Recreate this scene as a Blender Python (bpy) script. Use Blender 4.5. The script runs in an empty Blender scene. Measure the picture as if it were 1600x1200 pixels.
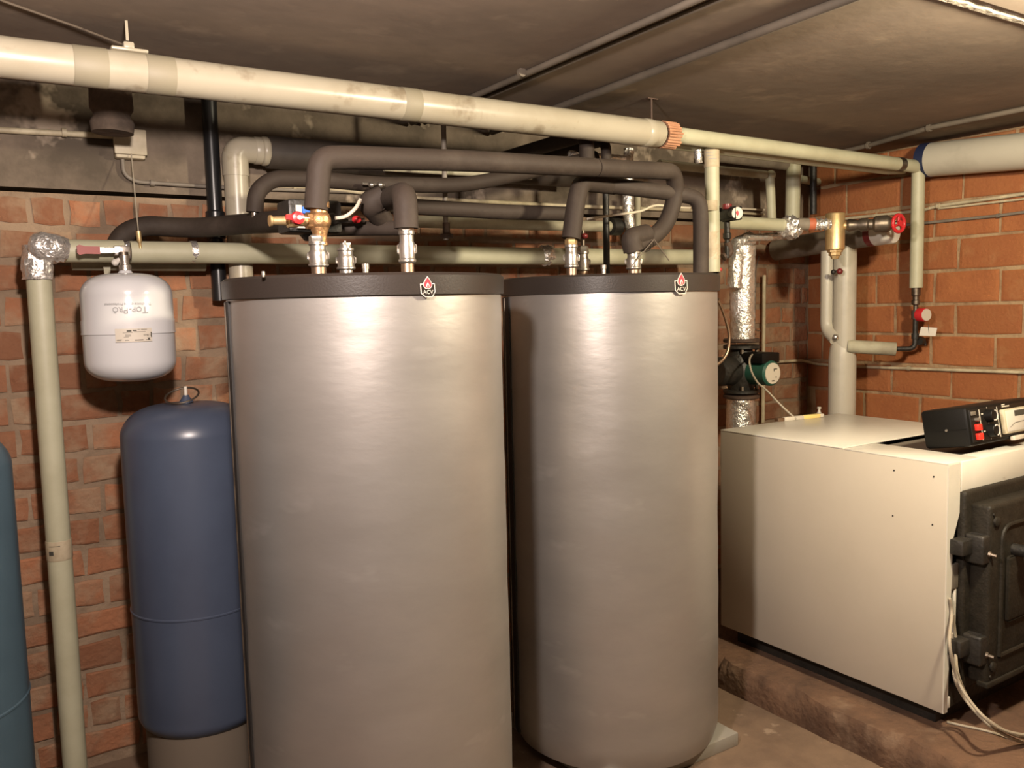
import bpy, bmesh, math, random
from mathutils import Vector, Matrix, noise
random.seed(7)
PI = math.pi
SC = bpy.context.scene
COL = SC.collection

# ------------------------------------------------------------------ camera, light, exposure
FPX, YAW, PITCH, ROLL, EYE = 1333.1, math.radians(32.822), math.radians(5.254), math.radians(-1.386), 1.42
FW = Vector((math.sin(YAW)*math.cos(PITCH), math.cos(YAW)*math.cos(PITCH), -math.sin(PITCH)))
R0 = Vector((math.cos(YAW), -math.sin(YAW), 0)); U0 = R0.cross(FW)
RT = R0*math.cos(ROLL) + U0*math.sin(ROLL)
UP = -R0*math.sin(ROLL) + U0*math.cos(ROLL)
CAM = Vector((0, 0, EYE))
cd = bpy.data.cameras.new('camera'); cam = bpy.data.objects.new('camera', cd); COL.objects.link(cam)
cd.sensor_width = 36; cd.lens = FPX/1600*36; cd.clip_start = .05
cam.matrix_world = Matrix(((RT.x, UP.x, -FW.x, 0), (RT.y, UP.y, -FW.y, 0), (RT.z, UP.z, -FW.z, EYE), (0, 0, 0, 1)))
SC.camera = cam

w = bpy.data.worlds.new('world'); SC.world = w; w.use_nodes = True
w.node_tree.nodes['Background'].inputs[0].default_value = (1, .86, .7, 1)
w.node_tree.nodes['Background'].inputs[1].default_value = .008

def lamp(name, loc, energy, col, radius):
    l = bpy.data.lights.new(name, 'POINT'); l.energy = energy; l.color = col; l.shadow_soft_size = radius
    o = bpy.data.objects.new(name, l); COL.objects.link(o); o.location = loc
    return o
lamp('ceiling_bulb', (.22, .87, 1.87), 38, (1, .86, .775), .05)
lamp('ceiling_bulb.001', (2.02, .67, 2.02), 43, (1, .87, .63), .06)

SC.view_settings.view_transform = 'Standard'
SC.view_settings.look = 'None'
SC.view_settings.gamma = 1
SC.view_settings.use_curve_mapping = False
SC.view_settings.exposure = 2.0

# ------------------------------------------------------------------ pixel -> world helpers (measuring the photograph)
def ray(x, y): return FW + RT*((x-800)/FPX) - UP*((y-600)/FPX)
def aX(x, y, X): d = ray(x, y); return CAM + d*(X/d.x)
def aY(x, y, Y): d = ray(x, y); return CAM + d*(Y/d.y)
def aZ(x, y, Z): d = ray(x, y); return CAM + d*((Z-EYE)/d.z)
def px2m(n, p): return n/FPX*((Vector(p)-CAM).dot(FW))      # n pixels at point p in metres

# ------------------------------------------------------------------ materials
def node(nt, t, **kw):
    n = nt.nodes.new(t)
    for k, v in kw.items(): setattr(n, k, v)
    return n
def mat(name, col, rough=.6, metal=0, col2=None, scale=8, lo=.4, hi=.65, bump=0, bscale=60, spec=.5, vary=0, detail=6, col3=None, s3=3, lo3=.55, hi3=.7, stretch=None):
    m = bpy.data.materials.new(name); m.use_nodes = True; nt = m.node_tree; L = nt.links
    b = nt.nodes['Principled BSDF']
    b.inputs['Base Color'].default_value = (*col, 1); b.inputs['Roughness'].default_value = rough
    b.inputs['Metallic'].default_value = metal; b.inputs['Specular IOR Level'].default_value = spec
    tc = node(nt, 'ShaderNodeTexCoord'); vec = tc.outputs['Object']
    oi = None
    if vary:
        oi = node(nt, 'ShaderNodeObjectInfo')
        va = node(nt, 'ShaderNodeVectorMath', operation='MULTIPLY_ADD')
        L.new(oi.outputs['Random'], va.inputs[0]); va.inputs[1].default_value = (37, 53, 71); L.new(vec, va.inputs[2]); vec = va.outputs[0]
    if stretch:
        mp = node(nt, 'ShaderNodeMapping'); mp.inputs['Scale'].default_value = stretch; L.new(vec, mp.inputs[0]); vec = mp.outputs[0]
    cur = None
    def layer(prev, c, sc, lo, hi, det):
        n = node(nt, 'ShaderNodeTexNoise'); n.inputs['Scale'].default_value = sc; n.inputs['Detail'].default_value = det; n.inputs['Roughness'].default_value = .62
        L.new(vec, n.inputs['Vector'])
        r = node(nt, 'ShaderNodeMapRange'); r.inputs[1].default_value = lo; r.inputs[2].default_value = hi; L.new(n.outputs['Fac'], r.inputs[0])
        x = node(nt, 'ShaderNodeMix', data_type='RGBA'); L.new(r.outputs[0], x.inputs[0])
        if prev is None: x.inputs[6].default_value = (*col, 1)
        else: L.new(prev, x.inputs[6])
        x.inputs[7].default_value = (*c, 1)
        return x.outputs[2]
    if vary:
        x = node(nt, 'ShaderNodeMix', data_type='RGBA'); x.inputs[6].default_value = (*col, 1)
        L.new(oi.outputs['Random'], x.inputs[0]); x.inputs[7].default_value = tuple(c*(1-vary) for c in col)+(1,); cur = x.outputs[2]
    if col2: cur = layer(cur, col2, scale, lo, hi, detail)
    if col3: cur = layer(cur, col3, s3, lo3, hi3, 4)
    if cur: L.new(cur, b.inputs['Base Color'])
    if bump:
        n = node(nt, 'ShaderNodeTexNoise'); n.inputs['Scale'].default_value = bscale; n.inputs['Detail'].default_value = 5; L.new(vec, n.inputs['Vector'])
        bp = node(nt, 'ShaderNodeBump'); bp.inputs['Strength'].default_value = bump; bp.inputs['Distance'].default_value = .01
        L.new(n.outputs['Fac'], bp.inputs['Height']); L.new(bp.outputs[0], b.inputs['Normal'])
    return m
MT = {}
MT['mortar'] = mat('mortar', (.29, .205, .135), .95, col2=(.18, .125, .082), scale=5, bump=.6, bscale=50)
MT['brick'] = mat('old_brick', (.36, .15, .073), .92, col2=(.22, .105, .056), scale=9, lo=.4, hi=.7, bump=.7, bscale=45, vary=.45, col3=(.31, .215, .135), s3=7, lo3=.46, hi3=.70)
MT['block'] = mat('clay_block', (.36, .128, .042), .85, col2=(.28, .092, .031), scale=10, lo=.38, hi=.72, bump=.35, bscale=70, vary=.22, col3=(.37, .19, .08), s3=6, lo3=.56, hi3=.85)
MT['blockmortar'] = mat('block_mortar', (.38, .26, .145), .95, col2=(.25, .15, .08), scale=9, bump=.5, bscale=60)
MT['concrete'] = mat('stained_concrete', (.20, .155, .115), .95, col2=(.085, .066, .048), scale=3.2, lo=.38, hi=.62, bump=.5, bscale=30, col3=(.36, .29, .22), s3=6, lo3=.6, hi3=.68)
MT['ceiling'] = mat('sooty_ceiling', (.22, .163, .117), .95, col2=(.145, .108, .078), scale=1.5, lo=.35, hi=.65, bump=.12, bscale=14, col3=(.30, .23, .165), s3=4.0, lo3=.57, hi3=.78)
MT['floor'] = mat('dusty_floor', (.16, .105, .068), .9, col2=(.10, .064, .042), scale=4, bump=.4, bscale=35, col3=(.22, .16, .115), s3=11, lo3=.62, hi3=.7)
MT['plinth'] = mat('brown_screed', (.13, .07, .04), .9, col2=(.07, .038, .023), scale=5, bump=.7, bscale=40, col3=(.24, .165, .11), s3=3.5, lo3=.6, hi3=.78)
MT['plaster'] = mat('crumbly_plaster', (.62, .56, .46), .95, col2=(.35, .3, .23), scale=25, bump=.8, bscale=60)
MT['drain'] = mat('cream_plastic', (.365, .325, .25), .32, col2=(.32, .28, .205), scale=5, lo=.45, hi=.7, col3=(.22, .18, .125), s3=9, lo3=.58, hi3=.70)
MT['tape'] = mat('grey_tape', (.25, .22, .155), .6)
MT['pale'] = mat('pale_green_lagging', (.44, .425, .30), .5, col2=(.385, .365, .25), scale=7, bump=.12, bscale=14)
MT['paleold'] = mat('dusty_lagging', (.40, .375, .27), .7, col2=(.27, .24, .17), scale=6, bump=.2, bscale=20)
MT['greylag'] = mat('grey_pipe_jacket', (.45, .415, .34), .38, col2=(.34, .305, .245), scale=4, lo=.5, hi=.75, bump=.1, bscale=20)
MT['dirtlag'] = mat('dirty_pipe_jacket', (.22, .185, .14), .7, col2=(.12, .095, .07), scale=7, bump=.3, bscale=30)
MT['foil'] = mat('aluminium_foil', (.86, .83, .79), .26, .80, col2=(.66, .63, .59), scale=30, bump=.6, bscale=90)
MT['black'] = mat('black_foam', (.038, .028, .022), .68, col2=(.06, .046, .036), scale=9, lo=.5, hi=.8, bump=.15, bscale=50, spec=.2)
MT['blackpipe'] = mat('black_plastic_pipe', (.012, .012, .013), .3)
MT['lid'] = mat('black_lid', (.026, .020, .017), .40, bump=.05, bscale=200, spec=.4)
MT['jacket'] = mat('silver_jacket', (.405, .38, .36), .41, .74, col2=(.365, .345, .325), scale=4, lo=.35, hi=.7, bump=.07, bscale=14, stretch=(1, 1, 2.5), col3=(.45, .425, .405), s3=3.2, lo3=.62, hi3=.72)
MT['seam'] = mat('black_seam', (.012, .01, .009), .6)
MT['white'] = mat('white_enamel', (.56, .56, .57), .16, spec=.55)
MT['navy'] = mat('navy_paint', (.060, .076, .116), .33, col2=(.05, .062, .096), scale=3)
MT['teal'] = mat('teal_paint', (.035, .058, .078), .4, col2=(.028, .047, .064), scale=3)
MT['skirt'] = mat('grey_skirt', (.15, .12, .09), .8)
MT['chrome'] = mat('nickel_steel', (.50, .465, .42), .34, .88, col2=(.40, .36, .315), scale=25, bump=.1, bscale=80)
MT['copperish'] = mat('old_copper', (.40, .29, .21), .42, 1)
MT['brass'] = mat('brass', (.72, .53, .28), .46, .85, col2=(.62, .44, .21), scale=18, bump=.08, bscale=90)
MT['bronze'] = mat('cast_bronze', (.50, .29, .14), .42, .9, bump=.2, bscale=120)
MT['steel'] = mat('dull_steel', (.20, .165, .13), .45, .9, col2=(.11, .085, .065), scale=20)
MT['iron'] = mat('black_iron', (.012, .011, .0095), .5, col2=(.024, .02, .016), scale=14, bump=.3, bscale=60)
MT['rust'] = mat('brown_iron', (.075, .042, .028), .7, col2=(.04, .025, .018), scale=14, bump=.3, bscale=60)
MT['pumpgreen'] = mat('pump_green', (.02, .085, .06), .42)
MT['red'] = mat('red_plastic', (.48, .02, .025), .35)
MT['redbrick'] = mat('dull_red_grip', (.24, .035, .025), .5)
MT['darkred'] = mat('dark_red', (.14, .015, .015), .4)
MT['cream'] = mat('cream_print', (.55, .50, .42), .5)
MT['paper'] = mat('white_paper', (.56, .52, .46), .7)
MT['labelpaper'] = mat('yellowed_label', (.46, .385, .265), .7, col2=(.38, .31, .205), scale=30)
MT['ink'] = mat('dark_ink', (.05, .045, .035), .7)
MT['greyink'] = mat('grey_ink', (.27, .27, .28), .6)
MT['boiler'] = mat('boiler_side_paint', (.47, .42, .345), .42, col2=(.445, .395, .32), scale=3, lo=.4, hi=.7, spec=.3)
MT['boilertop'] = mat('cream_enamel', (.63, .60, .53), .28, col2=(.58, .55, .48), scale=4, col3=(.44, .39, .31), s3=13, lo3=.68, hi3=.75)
MT['recess'] = mat('dark_panel', (.14, .12, .095), .6)
MT['cast'] = mat('black_cast_iron', (.016, .0135, .010), .5, col2=(.024, .02, .015), scale=30, bump=.22, bscale=120, spec=.2)
MT['device'] = mat('black_case', (.006, .0055, .005), .45, bump=.06, bscale=300, spec=.2)
MT['devicefront'] = mat('satin_front', (.008, .007, .006), .4, spec=.35)
MT['redbtn'] = mat('red_button', (.75, .03, .02), .35)
MT['cable'] = mat('grey_cable', (.33, .285, .22), .55)
MT['creamcable'] = mat('cream_cable', (.66, .58, .46), .5)
MT['conduit'] = mat('cream_conduit', (.55, .48, .33), .6, col2=(.36, .30, .2), scale=15)
MT['greyconduit'] = mat('grey_conduit', (.21, .18, .145), .6, col2=(.14, .115, .09), scale=8)
MT['ceilconduit'] = mat('sooty_conduit', (.14, .113, .085), .75, col2=(.09, .073, .055), scale=5)
MT['wire'] = mat('dark_wire', (.10, .075, .055), .6)
MT['bluecap'] = mat('dark_blue_band', (.015, .022, .06), .5)
MT['collar'] = mat('terracotta_card', (.44, .22, .125), .85, col2=(.35, .165, .085), scale=30)
MT['orange'] = mat('orange_ring', (.45, .12, .055), .6)
MT['blue'] = mat('blue_print', (.05, .17, .62), .4)
MT['flamered'] = mat('badge_red', (.42, .025, .04), .45)
MT['badgewhite'] = mat('badge_white', (.52, .47, .42), .5)
MT['badgeblack'] = mat('badge_black', (.010, .006, .004), .5, spec=.2)
MT['beige'] = mat('beige_box', (.52, .45, .33), .55, col2=(.42, .36, .25), scale=12)
MT['yellow'] = mat('yellow_print', (.75, .58, .20), .45)
MT['dark'] = mat('dark_pipe_skin', (.030, .024, .019), .6, col2=(.055, .043, .034), scale=6)
MT['plate'] = mat('grey_steel_plate', (.33, .31, .275), .5, .4)
MT['lowbouncewall'] = mat('low_bounce_wall', (.09, .07, .052), .95, col2=(.06, .047, .036), scale=3)  # for the unseen left and front walls, darkened to keep bounce light low
MT['fabric'] = mat('brown_sleeve', (.10, .07, .05), .9, col2=(.05, .035, .025), scale=12, bump=.4, bscale=30)

# ------------------------------------------------------------------ mesh builder
def V(*a): return Vector(a[0]) if len(a) == 1 else Vector(a)
def fillet(pts, r, n=6):
    pts = [V(p) for p in pts]; out = [pts[0]]
    for i in range(1, len(pts)-1):
        a, b, c = pts[i-1], pts[i], pts[i+1]
        rr = r[i-1] if isinstance(r, (list, tuple)) else r
        t = min(rr, (a-b).length*.48, (c-b).length*.48)
        if t < 1e-4: out.append(b); continue
        p0 = b+(a-b).normalized()*t; p1 = b+(c-b).normalized()*t
        for k in range(n+1):
            s = k/n; out.append(p0*(1-s)**2+b*2*s*(1-s)+p1*s*s)
    out.append(pts[-1]); return out
def resample(pts, step):
    out = [pts[0]]
    for a, b in zip(pts, pts[1:]):
        L = (b-a).length; n = max(1, round(L/step))
        for k in range(1, n+1): out.append(a.lerp(b, k/n))
    return out
def spline(pts, n=8):
    P = [V(p) for p in pts]; P = [P[0]*2-P[1]]+P+[P[-1]*2-P[-2]]; out = []
    for i in range(1, len(P)-2):
        p0, p1, p2, p3 = P[i-1:i+3]
        for k in range(n):
            t = k/n
            out.append(.5*((2*p1)+(p2-p0)*t+(2*p0-5*p1+4*p2-p3)*t*t+(3*p1-p0-3*p2+p3)*t**3))
    out.append(P[-2]); return out
def frame(d):
    d = d.normalized(); u = d.cross(V(0, 0, 1) if abs(d.z) < .9 else V(1, 0, 0)).normalized()
    return u, d.cross(u).normalized(), d
class MB:
    def __init__(s): s.v = []; s.f = []; s.flat = set()
    def add(s, vs, fs, flat=False):
        o = len(s.v); s.v += [V(p) for p in vs]
        for q in fs:
            if flat: s.flat.add(len(s.f))
            s.f.append([i+o for i in q])
        return s
    def sweep(s, pts, r, seg=16, cap=True, rf=None, jit=0, flat=False, hollow=0):
        pts = [V(p) for p in pts]
        n = len(pts); T = []
        for i in range(n):
            T.append((pts[min(i+1, n-1)]-pts[max(i-1, 0)]).normalized())
        u, v_, _ = frame(T[0]); vs = []
        for i in range(n):
            u = (u-T[i]*u.dot(T[i])).normalized(); w_ = T[i].cross(u)
            rr = r*(rf(i/(n-1)) if rf else 1)
            for k in range(seg):
                a = 2*PI*k/seg; j = rr*(1+random.uniform(-jit, jit)) if jit else rr
                vs.append(pts[i]+(u*math.cos(a)+w_*math.sin(a))*j)
        fs = [[i*seg+k, i*seg+(k+1) % seg, (i+1)*seg+(k+1) % seg, (i+1)*seg+k] for i in range(n-1) for k in range(seg)]
        if cap: fs += [list(range(seg))[::-1], [(n-1)*seg+k for k in range(seg)]]
        return s.add(vs, fs, flat)
    def lathe(s, prof, org, ax=(0, 0, 1), seg=32, caps=True, flat=False):
        u, v_, d = frame(V(ax)); org = V(org); vs = []; n = len(prof)
        for r, h in prof:
            for k in range(seg):
                a = 2*PI*k/seg; vs.append(org+d*h+(u*math.cos(a)+v_*math.sin(a))*max(r, 1e-5))
        fs = [[i*seg+k, i*seg+(k+1) % seg, (i+1)*seg+(k+1) % seg, (i+1)*seg+k] for i in range(n-1) for k in range(seg)]
        if caps: fs += [list(range(seg))[::-1], [(n-1)*seg+k for k in range(seg)]]
        return s.add(vs, fs, flat)
    def box(s, lo, hi, bev=0, mx=None, seg=2):
        bm = bmesh.new(); bmesh.ops.create_cube(bm, size=1)
        lo, hi = V(lo), V(hi)
        for q in bm.verts: q.co = V(*[(lo[i]+hi[i])/2+q.co[i]*(hi[i]-lo[i]) for i in range(3)])
        if bev: bmesh.ops.bevel(bm, geom=bm.edges[:], offset=bev, segments=seg, affect='EDGES', profile=.5)
        bm.verts.index_update()
        vs = [(mx @ q.co) if mx else q.co.copy() for q in bm.verts]
        fs = [[q.index for q in f.verts] for f in bm.faces]; bm.free()
        return s.add(vs, fs)
    def prism(s, poly, fn, d0, d1):           # poly 2D; fn(x, y, d) -> 3D
        n = len(poly); vs = [fn(x, y, d0) for x, y in poly]+[fn(x, y, d1) for x, y in poly]
        fs = [list(range(n))[::-1], [n+i for i in range(n)]]+[[i, (i+1) % n, n+(i+1) % n, n+i] for i in range(n)]
        return s.add(vs, fs)
    def torus(s, org, ax, R, r, seg=32, ring=10):
        u, v_, d = frame(V(ax)); org = V(org); vs = []
        for i in range(seg):
            a = 2*PI*i/seg; e = u*math.cos(a)+v_*math.sin(a)
            for k in range(ring):
                b = 2*PI*k/ring; vs.append(org+e*(R+r*math.cos(b))+d*(r*math.sin(b)))
        fs = [[i*ring+k, i*ring+(k+1) % ring, ((i+1) % seg)*ring+(k+1) % ring, ((i+1) % seg)*ring+k] for i in range(seg) for k in range(ring)]
        return s.add(vs, fs)
    def ball(s, c, r, seg=20, sq=1): 
        n = 10
        return s.lathe([(r*math.sin(PI*i/n), -r*math.cos(PI*i/n)*sq) for i in range(n+1)], c, (0, 0, 1), seg, caps=False)
    def build(s, name, m, parent=None, ang=38):
        me = bpy.data.meshes.new(name)
        o = bpy.data.objects.new(name, me); COL.objects.link(o)
        off = V(0, 0, 0)
        if parent is not None:
            q = parent
            while q is not None: off = off+V(q.location); q = q.parent
            o.parent = parent
        else:
            xs = [p.x for p in s.v]; ys = [p.y for p in s.v]; zs = [p.z for p in s.v]
            off = V((min(xs)+max(xs))/2, (min(ys)+max(ys))/2, min(zs)); o.location = off
        me.from_pydata([p-off for p in s.v], [], s.f)
        bm = bmesh.new(); bm.from_mesh(me); bmesh.ops.recalc_face_normals(bm, faces=bm.faces[:]); bm.to_mesh(me); bm.free()
        for i, p in enumerate(me.polygons): p.use_smooth = i not in s.flat
        me.set_sharp_from_angle(angle=math.radians(ang))
        me.materials.append(MT[m])
        return o
def tag(o, label, cat, group=None):
    o['label'] = label; o['category'] = cat
    if group: o['group'] = group
    return o
def thing(name, loc, label, cat, group=None):
    o = bpy.data.objects.new(name, None); COL.objects.link(o); o.location = loc; o.empty_display_size = .05
    return tag(o, label, cat, group)
def struct(o): o['kind'] = 'structure'; return o
def tube(pts, r, bend=.06, seg=16, **k): return MB().sweep(fillet(pts, bend) if bend else [V(p) for p in pts], r, seg, **k)
def foil(pts, r, rf=None, step=.009, jit=.10, seg=20): return MB().sweep(resample([V(p) for p in pts], step), r, seg, rf=rf, jit=jit, flat=True)
def text(body, size, caps=()):
    cu = bpy.data.curves.new('t', 'FONT'); cu.body = body; cu.size = size; cu.align_x = 'CENTER'; cu.align_y = 'CENTER'; cu.resolution_u = 3
    for i in caps: cu.body_format[i].use_small_caps = True
    o = bpy.data.objects.new('t', cu); COL.objects.link(o)
    me = bpy.data.meshes.new_from_object(o.evaluated_get(bpy.context.evaluated_depsgraph_get()))
    vs = [tuple(q.co) for q in me.vertices]; fs = [list(p.vertices) for p in me.polygons]
    bpy.data.objects.remove(o); bpy.data.curves.remove(cu); bpy.data.meshes.remove(me)
    return vs, fs
def wrap(m, vs, fs, c, ang, z0, R, flip=1):   # lay flat x,y geometry round a vertical cylinder, facing outwards at angle ang
    out = []
    for q in vs:
        a = ang+flip*q[0]/R
        out.append(V(c[0]+math.cos(a)*R, c[1]+math.sin(a)*R, z0+flip*q[1]))
    m.add(out, fs, True); return m
def grid_quad(w_, h_, n=8):
    vs = []; fs = []
    for i in range(n+1):
        x = -w_/2+w_*i/n; vs += [(x, -h_/2), (x, h_/2)]
    for i in range(n): fs.append([2*i, 2*i+2, 2*i+3, 2*i+1])
    return vs, fs

# ================================================================== ROOM
YB, XR, XL, YF, ZC = 2.90, 3.71, -1.3, -1.7, 2.10
struct(MB().box((XL-.1, YF-.1, -.1), (XR+.1, YB+.1, 0)).build('floor', 'floor'))
struct(MB().box((XL-.1, YF-.1, ZC), (XR+.1, YB+.1, ZC+.12)).build('ceiling', 'ceiling'))
wall_back = struct(MB().box((XL-.1, YB, 0), (XR+.1, YB+.1, 1.785)).build('wall_back', 'mortar'))
wall_right = struct(MB().box((XR, YF-.1, 0), (XR+.1, YB, ZC)).build('wall_right', 'blockmortar'))
struct(MB().box((XL-.1, YF-.1, 0), (XL, YB, ZC)).build('wall_left', 'lowbouncewall'))
struct(MB().box((XL, YF-.1, 0), (XR, YF, ZC)).build('wall_front', 'lowbouncewall'))
# concrete ring beam over the brickwork, an open joint left between them
beam = struct(MB().box((XL-.1, YB-.012, 1.797), (XR+.05, YB+.1, ZC)).build('trim_1', 'concrete'))

# brick pieces: a few shared meshes
def piece(L, Hh, d, jit, name, m):
    a, b = L/2, Hh/2
    ring = [(-a, -b), (0, -b), (a, -b), (a, 0), (a, b), (0, b), (-a, b), (-a, 0)]
    j = [(x+random.uniform(-jit, jit), z+random.uniform(-jit, jit)) for x, z in ring]
    vs = [(x, .004, z) for x, z in j]+[(x, -d*.6, z) for x, z in j]+[(x*(1-.012/L*2), -d-random.uniform(-.001, .001), z*(1-.012/Hh)) for x, z in j]
    fs = [[i, (i+1) % 8, 8+(i+1) % 8, 8+i] for i in range(8)]+[[8+i, 8+(i+1) % 8, 16+(i+1) % 8, 16+i] for i in range(8)]+[list(range(16, 24))]
    me = bpy.data.meshes.new(name); me.from_pydata(vs, [], fs)
    bm = bmesh.new(); bm.from_mesh(me); bmesh.ops.recalc_face_normals(bm, faces=bm.faces[:])
    bm.to_mesh(me); bm.free()
    for p in me.polygons: p.use_smooth = False
    me.materials.append(MT[m]); return me
HEAD = [piece(.084, .078, .006, .0045, 'brick', 'brick') for _ in range(5)]
STR = [piece(.185, .078, .006, .0045, 'brick', 'brick') for _ in range(5)]
def put(me, name, loc, parent, rz=0, sx=1, sz=1):
    o = bpy.data.objects.new(name, me); COL.objects.link(o); o.parent = parent
    o.location = V(loc)-V(parent.location); o.rotation_euler = (0, random.uniform(-.012, .012), rz); o.scale = (sx, 1, sz)
    return o
PITCHZ = .0975
rest = MB()
nb = 0
for row in range(18):
    zt = 1.779-row*PITCHZ; z = zt-PITCHZ/2
    x = -1.28+random.uniform(0, .1); run = 0
    while x < 3.70:
        hd = (row == 0 and x < .6) or random.random() < (.72 if row % 2 == 0 else .3)
        Lb = .097 if hd else .199
        if x+Lb > 3.71: Lb = 3.71-x
        if Lb < .05: break
        cx = x+Lb/2
        vis = (.08 < cx < .86 and z > .03) or (2.66 < cx and z > .78) or (.86 <= cx <= 2.66 and z > 1.42)
        if vis and nb < 292:
            put(random.choice(HEAD if hd else STR), 'brick', (cx, YB, z+random.uniform(-.003, .003)), wall_back, 0, (Lb-.014)/(.084 if hd else .185), random.uniform(.93, 1.04)); nb += 1
        else:
            rest.box((x+.006, YB-.006, z-.039), (x+Lb-.006, YB+.004, z+.039))
        x += Lb
ro = rest.build('hidden_bricks', 'brick', wall_back); ro['kind'] = 'stuff'

# right wall: large clay blocks 29 x 14 cm
BL = [piece(.278, .130, .006, .003, 'clay_block', 'block') for _ in range(6)]
rows = [(2.098, 1.977, None), (1.975, 1.828, 2.091), (1.826, 1.672, 2.219), (1.67, 1.529, 2.105), (1.527, 1.382, 2.212), (1.38, 1.243, 2.112), (1.241, 1.102, 2.224), (1.10, .959, 2.124), (.957, .817, 2.27), (.815, .675, 2.12)]
for zt, zb, yj in rows:
    y0 = (yj if yj else 2.16)
    k = -5
    ys = [y0+k_*.2905 for k_ in range(-5, 4)]
    for ya in ys:
        ye = min(ya+.2905, YB)
        if ye-ya < .06 or ye < 1.0: continue
        put(random.choice(BL), 'clay_block', (XR, (ya+ye)/2, (zt+zb)/2), wall_right, -PI/2, (ye-ya-.014)/.278, (zt-zb-.013)/.130)
lowb = MB()
for r_ in range(5):
    zt = .673-r_*.14
    for k_ in range(10):
        ya = .2+(r_ % 2)*.145+k_*.2905
        ye = min(ya+.2905, YB)
        if ye-ya > .06: lowb.box((XR-.006, ya+.006, zt-.133), (XR+.004, ye-.006, zt-.007))
lo_ = lowb.build('hidden_blocks', 'block', wall_right); lo_['kind'] = 'stuff'

# boiler plinth with a chipped edge
m = MB(); N = 150; vs = []
for i in range(N+1):
    y = .25+(YB-.25)*i/N
    c = noise.noise(V(y*7, 3, 0))*.014+noise.noise(V(y*28, 9, 0))*.010
    ch = max(0, noise.noise(V(y*4.3+1.7, 0, 5))-.05)*.12*(1+.8*noise.noise(V(y*45, 2, 2)))
    ch += sum(a_*math.exp(-((y-yc)/s_)**2) for yc, s_, a_ in ((2.16, .05, .030), (1.98, .03, .010), (1.43, .05, .030), (1.33, .03, .020), (1.20, .06, .035)))*(1+.9*noise.noise(V(y*40, 4, 1)))
    vs += [V(2.258+c*.4, y, 0), V(2.256+c*.5, y, .05), V(2.257+c+ch*.5, y, .092-ch*.35), V(2.266+c+ch, y, .108-ch*.1), V(2.34, y, .110), V(XR, y, .110)]
fs = []
for i in range(N):
    for k in range(5): fs.append([i*6+k, i*6+k+1, i*6+6+k+1, i*6+6+k])
fs.append([0, 1, 2, 3, 4, 5]); 
m.add(vs, fs); struct(m.build('trim_2', 'plinth'))
# plaster ridge left on the ceiling at a shuttering joint
m = MB(); vs = []
for i in range(121):
    x = 1.2+2.5*i/120
    j1 = noise.noise(V(x*30, 0, 0))*.006; j2 = noise.noise(V(x*24, 7, 0))*.008
    y0 = 1.153-(x-1.9)*.01
    vs += [V(x, y0+.016+j1, ZC), V(x, y0+.010+j1, ZC-.006), V(x, y0-.010+j2, ZC-.008), V(x, y0-.016+j2, ZC)]
fs = [[i*4+k, i*4+k+1, i*4+5+k, i*4+4+k] for i in range(120) for k in range(3)]
m.add(vs, fs); struct(m.build('trim_3', 'plaster'))
m = MB()
m.box((1.2, .4, ZC-.012), (XR, 1.105, ZC)); struct(m.build('trim_4', 'ceiling'))

# ================================================================== CEILING CONDUITS
def conduit(name, pts, r, m, label, clips=(), group=None, bend=.03, cat='conduit', clipdir=(0, 0, 1)):
    p0 = V(pts[0]); t = thing(name, p0, label, cat, group)
    tube(pts, r, bend, 10).build('tube', m, t)
    for c in clips:
        c = V(c); MB().lathe([(r*1.5, -.006), (r*1.5, .006)], c, (V(pts[-1])-V(pts[0])), 12).build('clip', m, t)
        b = MB(); d = V(clipdir); b.box(c-V(.006, .006, .006)+d*.0, c+V(.006, .006, .006)+d*r*1.6); b.build('clip_foot', m, t)
    return t
conduit('ceiling_conduit', [(1.43, .3, 2.090), (1.437, 2.86, 2.090)], .009, 'ceilconduit', 'thin sooty conduit with one saddle clip, left of the two on the ceiling', [aZ(815, 113, 2.09)])
conduit('ceiling_conduit', [(1.485, .3, 2.094), (1.49, 2.86, 2.094)], .006, 'ceilconduit', 'thinnest sooty cable tight beside the clipped ceiling conduit')
conduit('ceiling_conduit', [(1.70, .3, 2.088), (1.78, 2.86, 2.088)], .012, 'ceilconduit', 'thicker bare conduit, right of the two on the ceiling')
conduit('wall_conduit', [(3.30, .6, 2.088), (3.318, 2.016, 2.088), (3.426, 2.36, 2.085), (3.5, 2.86, 2.083)], .010, 'ceilconduit', 'sooty conduit on two clips along the ceiling near the orange block wall', [(3.426, 2.363, 2.085), (3.318, 2.016, 2.088)])
tag(tube([aZ(-40, -20, 2.094), aZ(0, 0, 2.094), aZ(120, 42, 2.09), aZ(240, 88, 2.085), V(.49, 2.5, 2.02)], .0028, .02, 8).build('slack_wire', 'wire'), 'thin slack wire crossing the ceiling above the cream drain pipe', 'wire')

# ================================================================== MAIN CEILING DRAIN PIPE
YM, ZM = 2.20, 1.985
t = thing('drain_pipe', (.9, YM, ZM), 'large cream plastic drain pipe hung across the room under the ceiling', 'pipe')
xe = aY(1030, 208, YM).x
MB().lathe([(.044, 0), (.044, xe+1.28), (.0415, xe+1.29)], (-1.29, YM, ZM), (1, 0, 0), 36).build('pipe_body', 'drain', t)
for px, py, w_ in ((140, 105, .036), (249, 118, .032), (638, 163, .026)):
    x = aY(px, py, YM).x
    MB().lathe([(.0443, -w_), (.0452, -w_+.002), (.0452, w_-.002), (.0443, w_)], (x, YM, ZM), (1, 0, 0), 36).build('tape_band', 'tape', t)
x = aY(1004, 208, YM).x
MB().lathe([(.044, 0), (.0462, .003), (.0462, .028), (.043, .045)], (x, YM, ZM), (1, 0, 0), 36).build('end_socket', 'drain', t)
b = MB()
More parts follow.
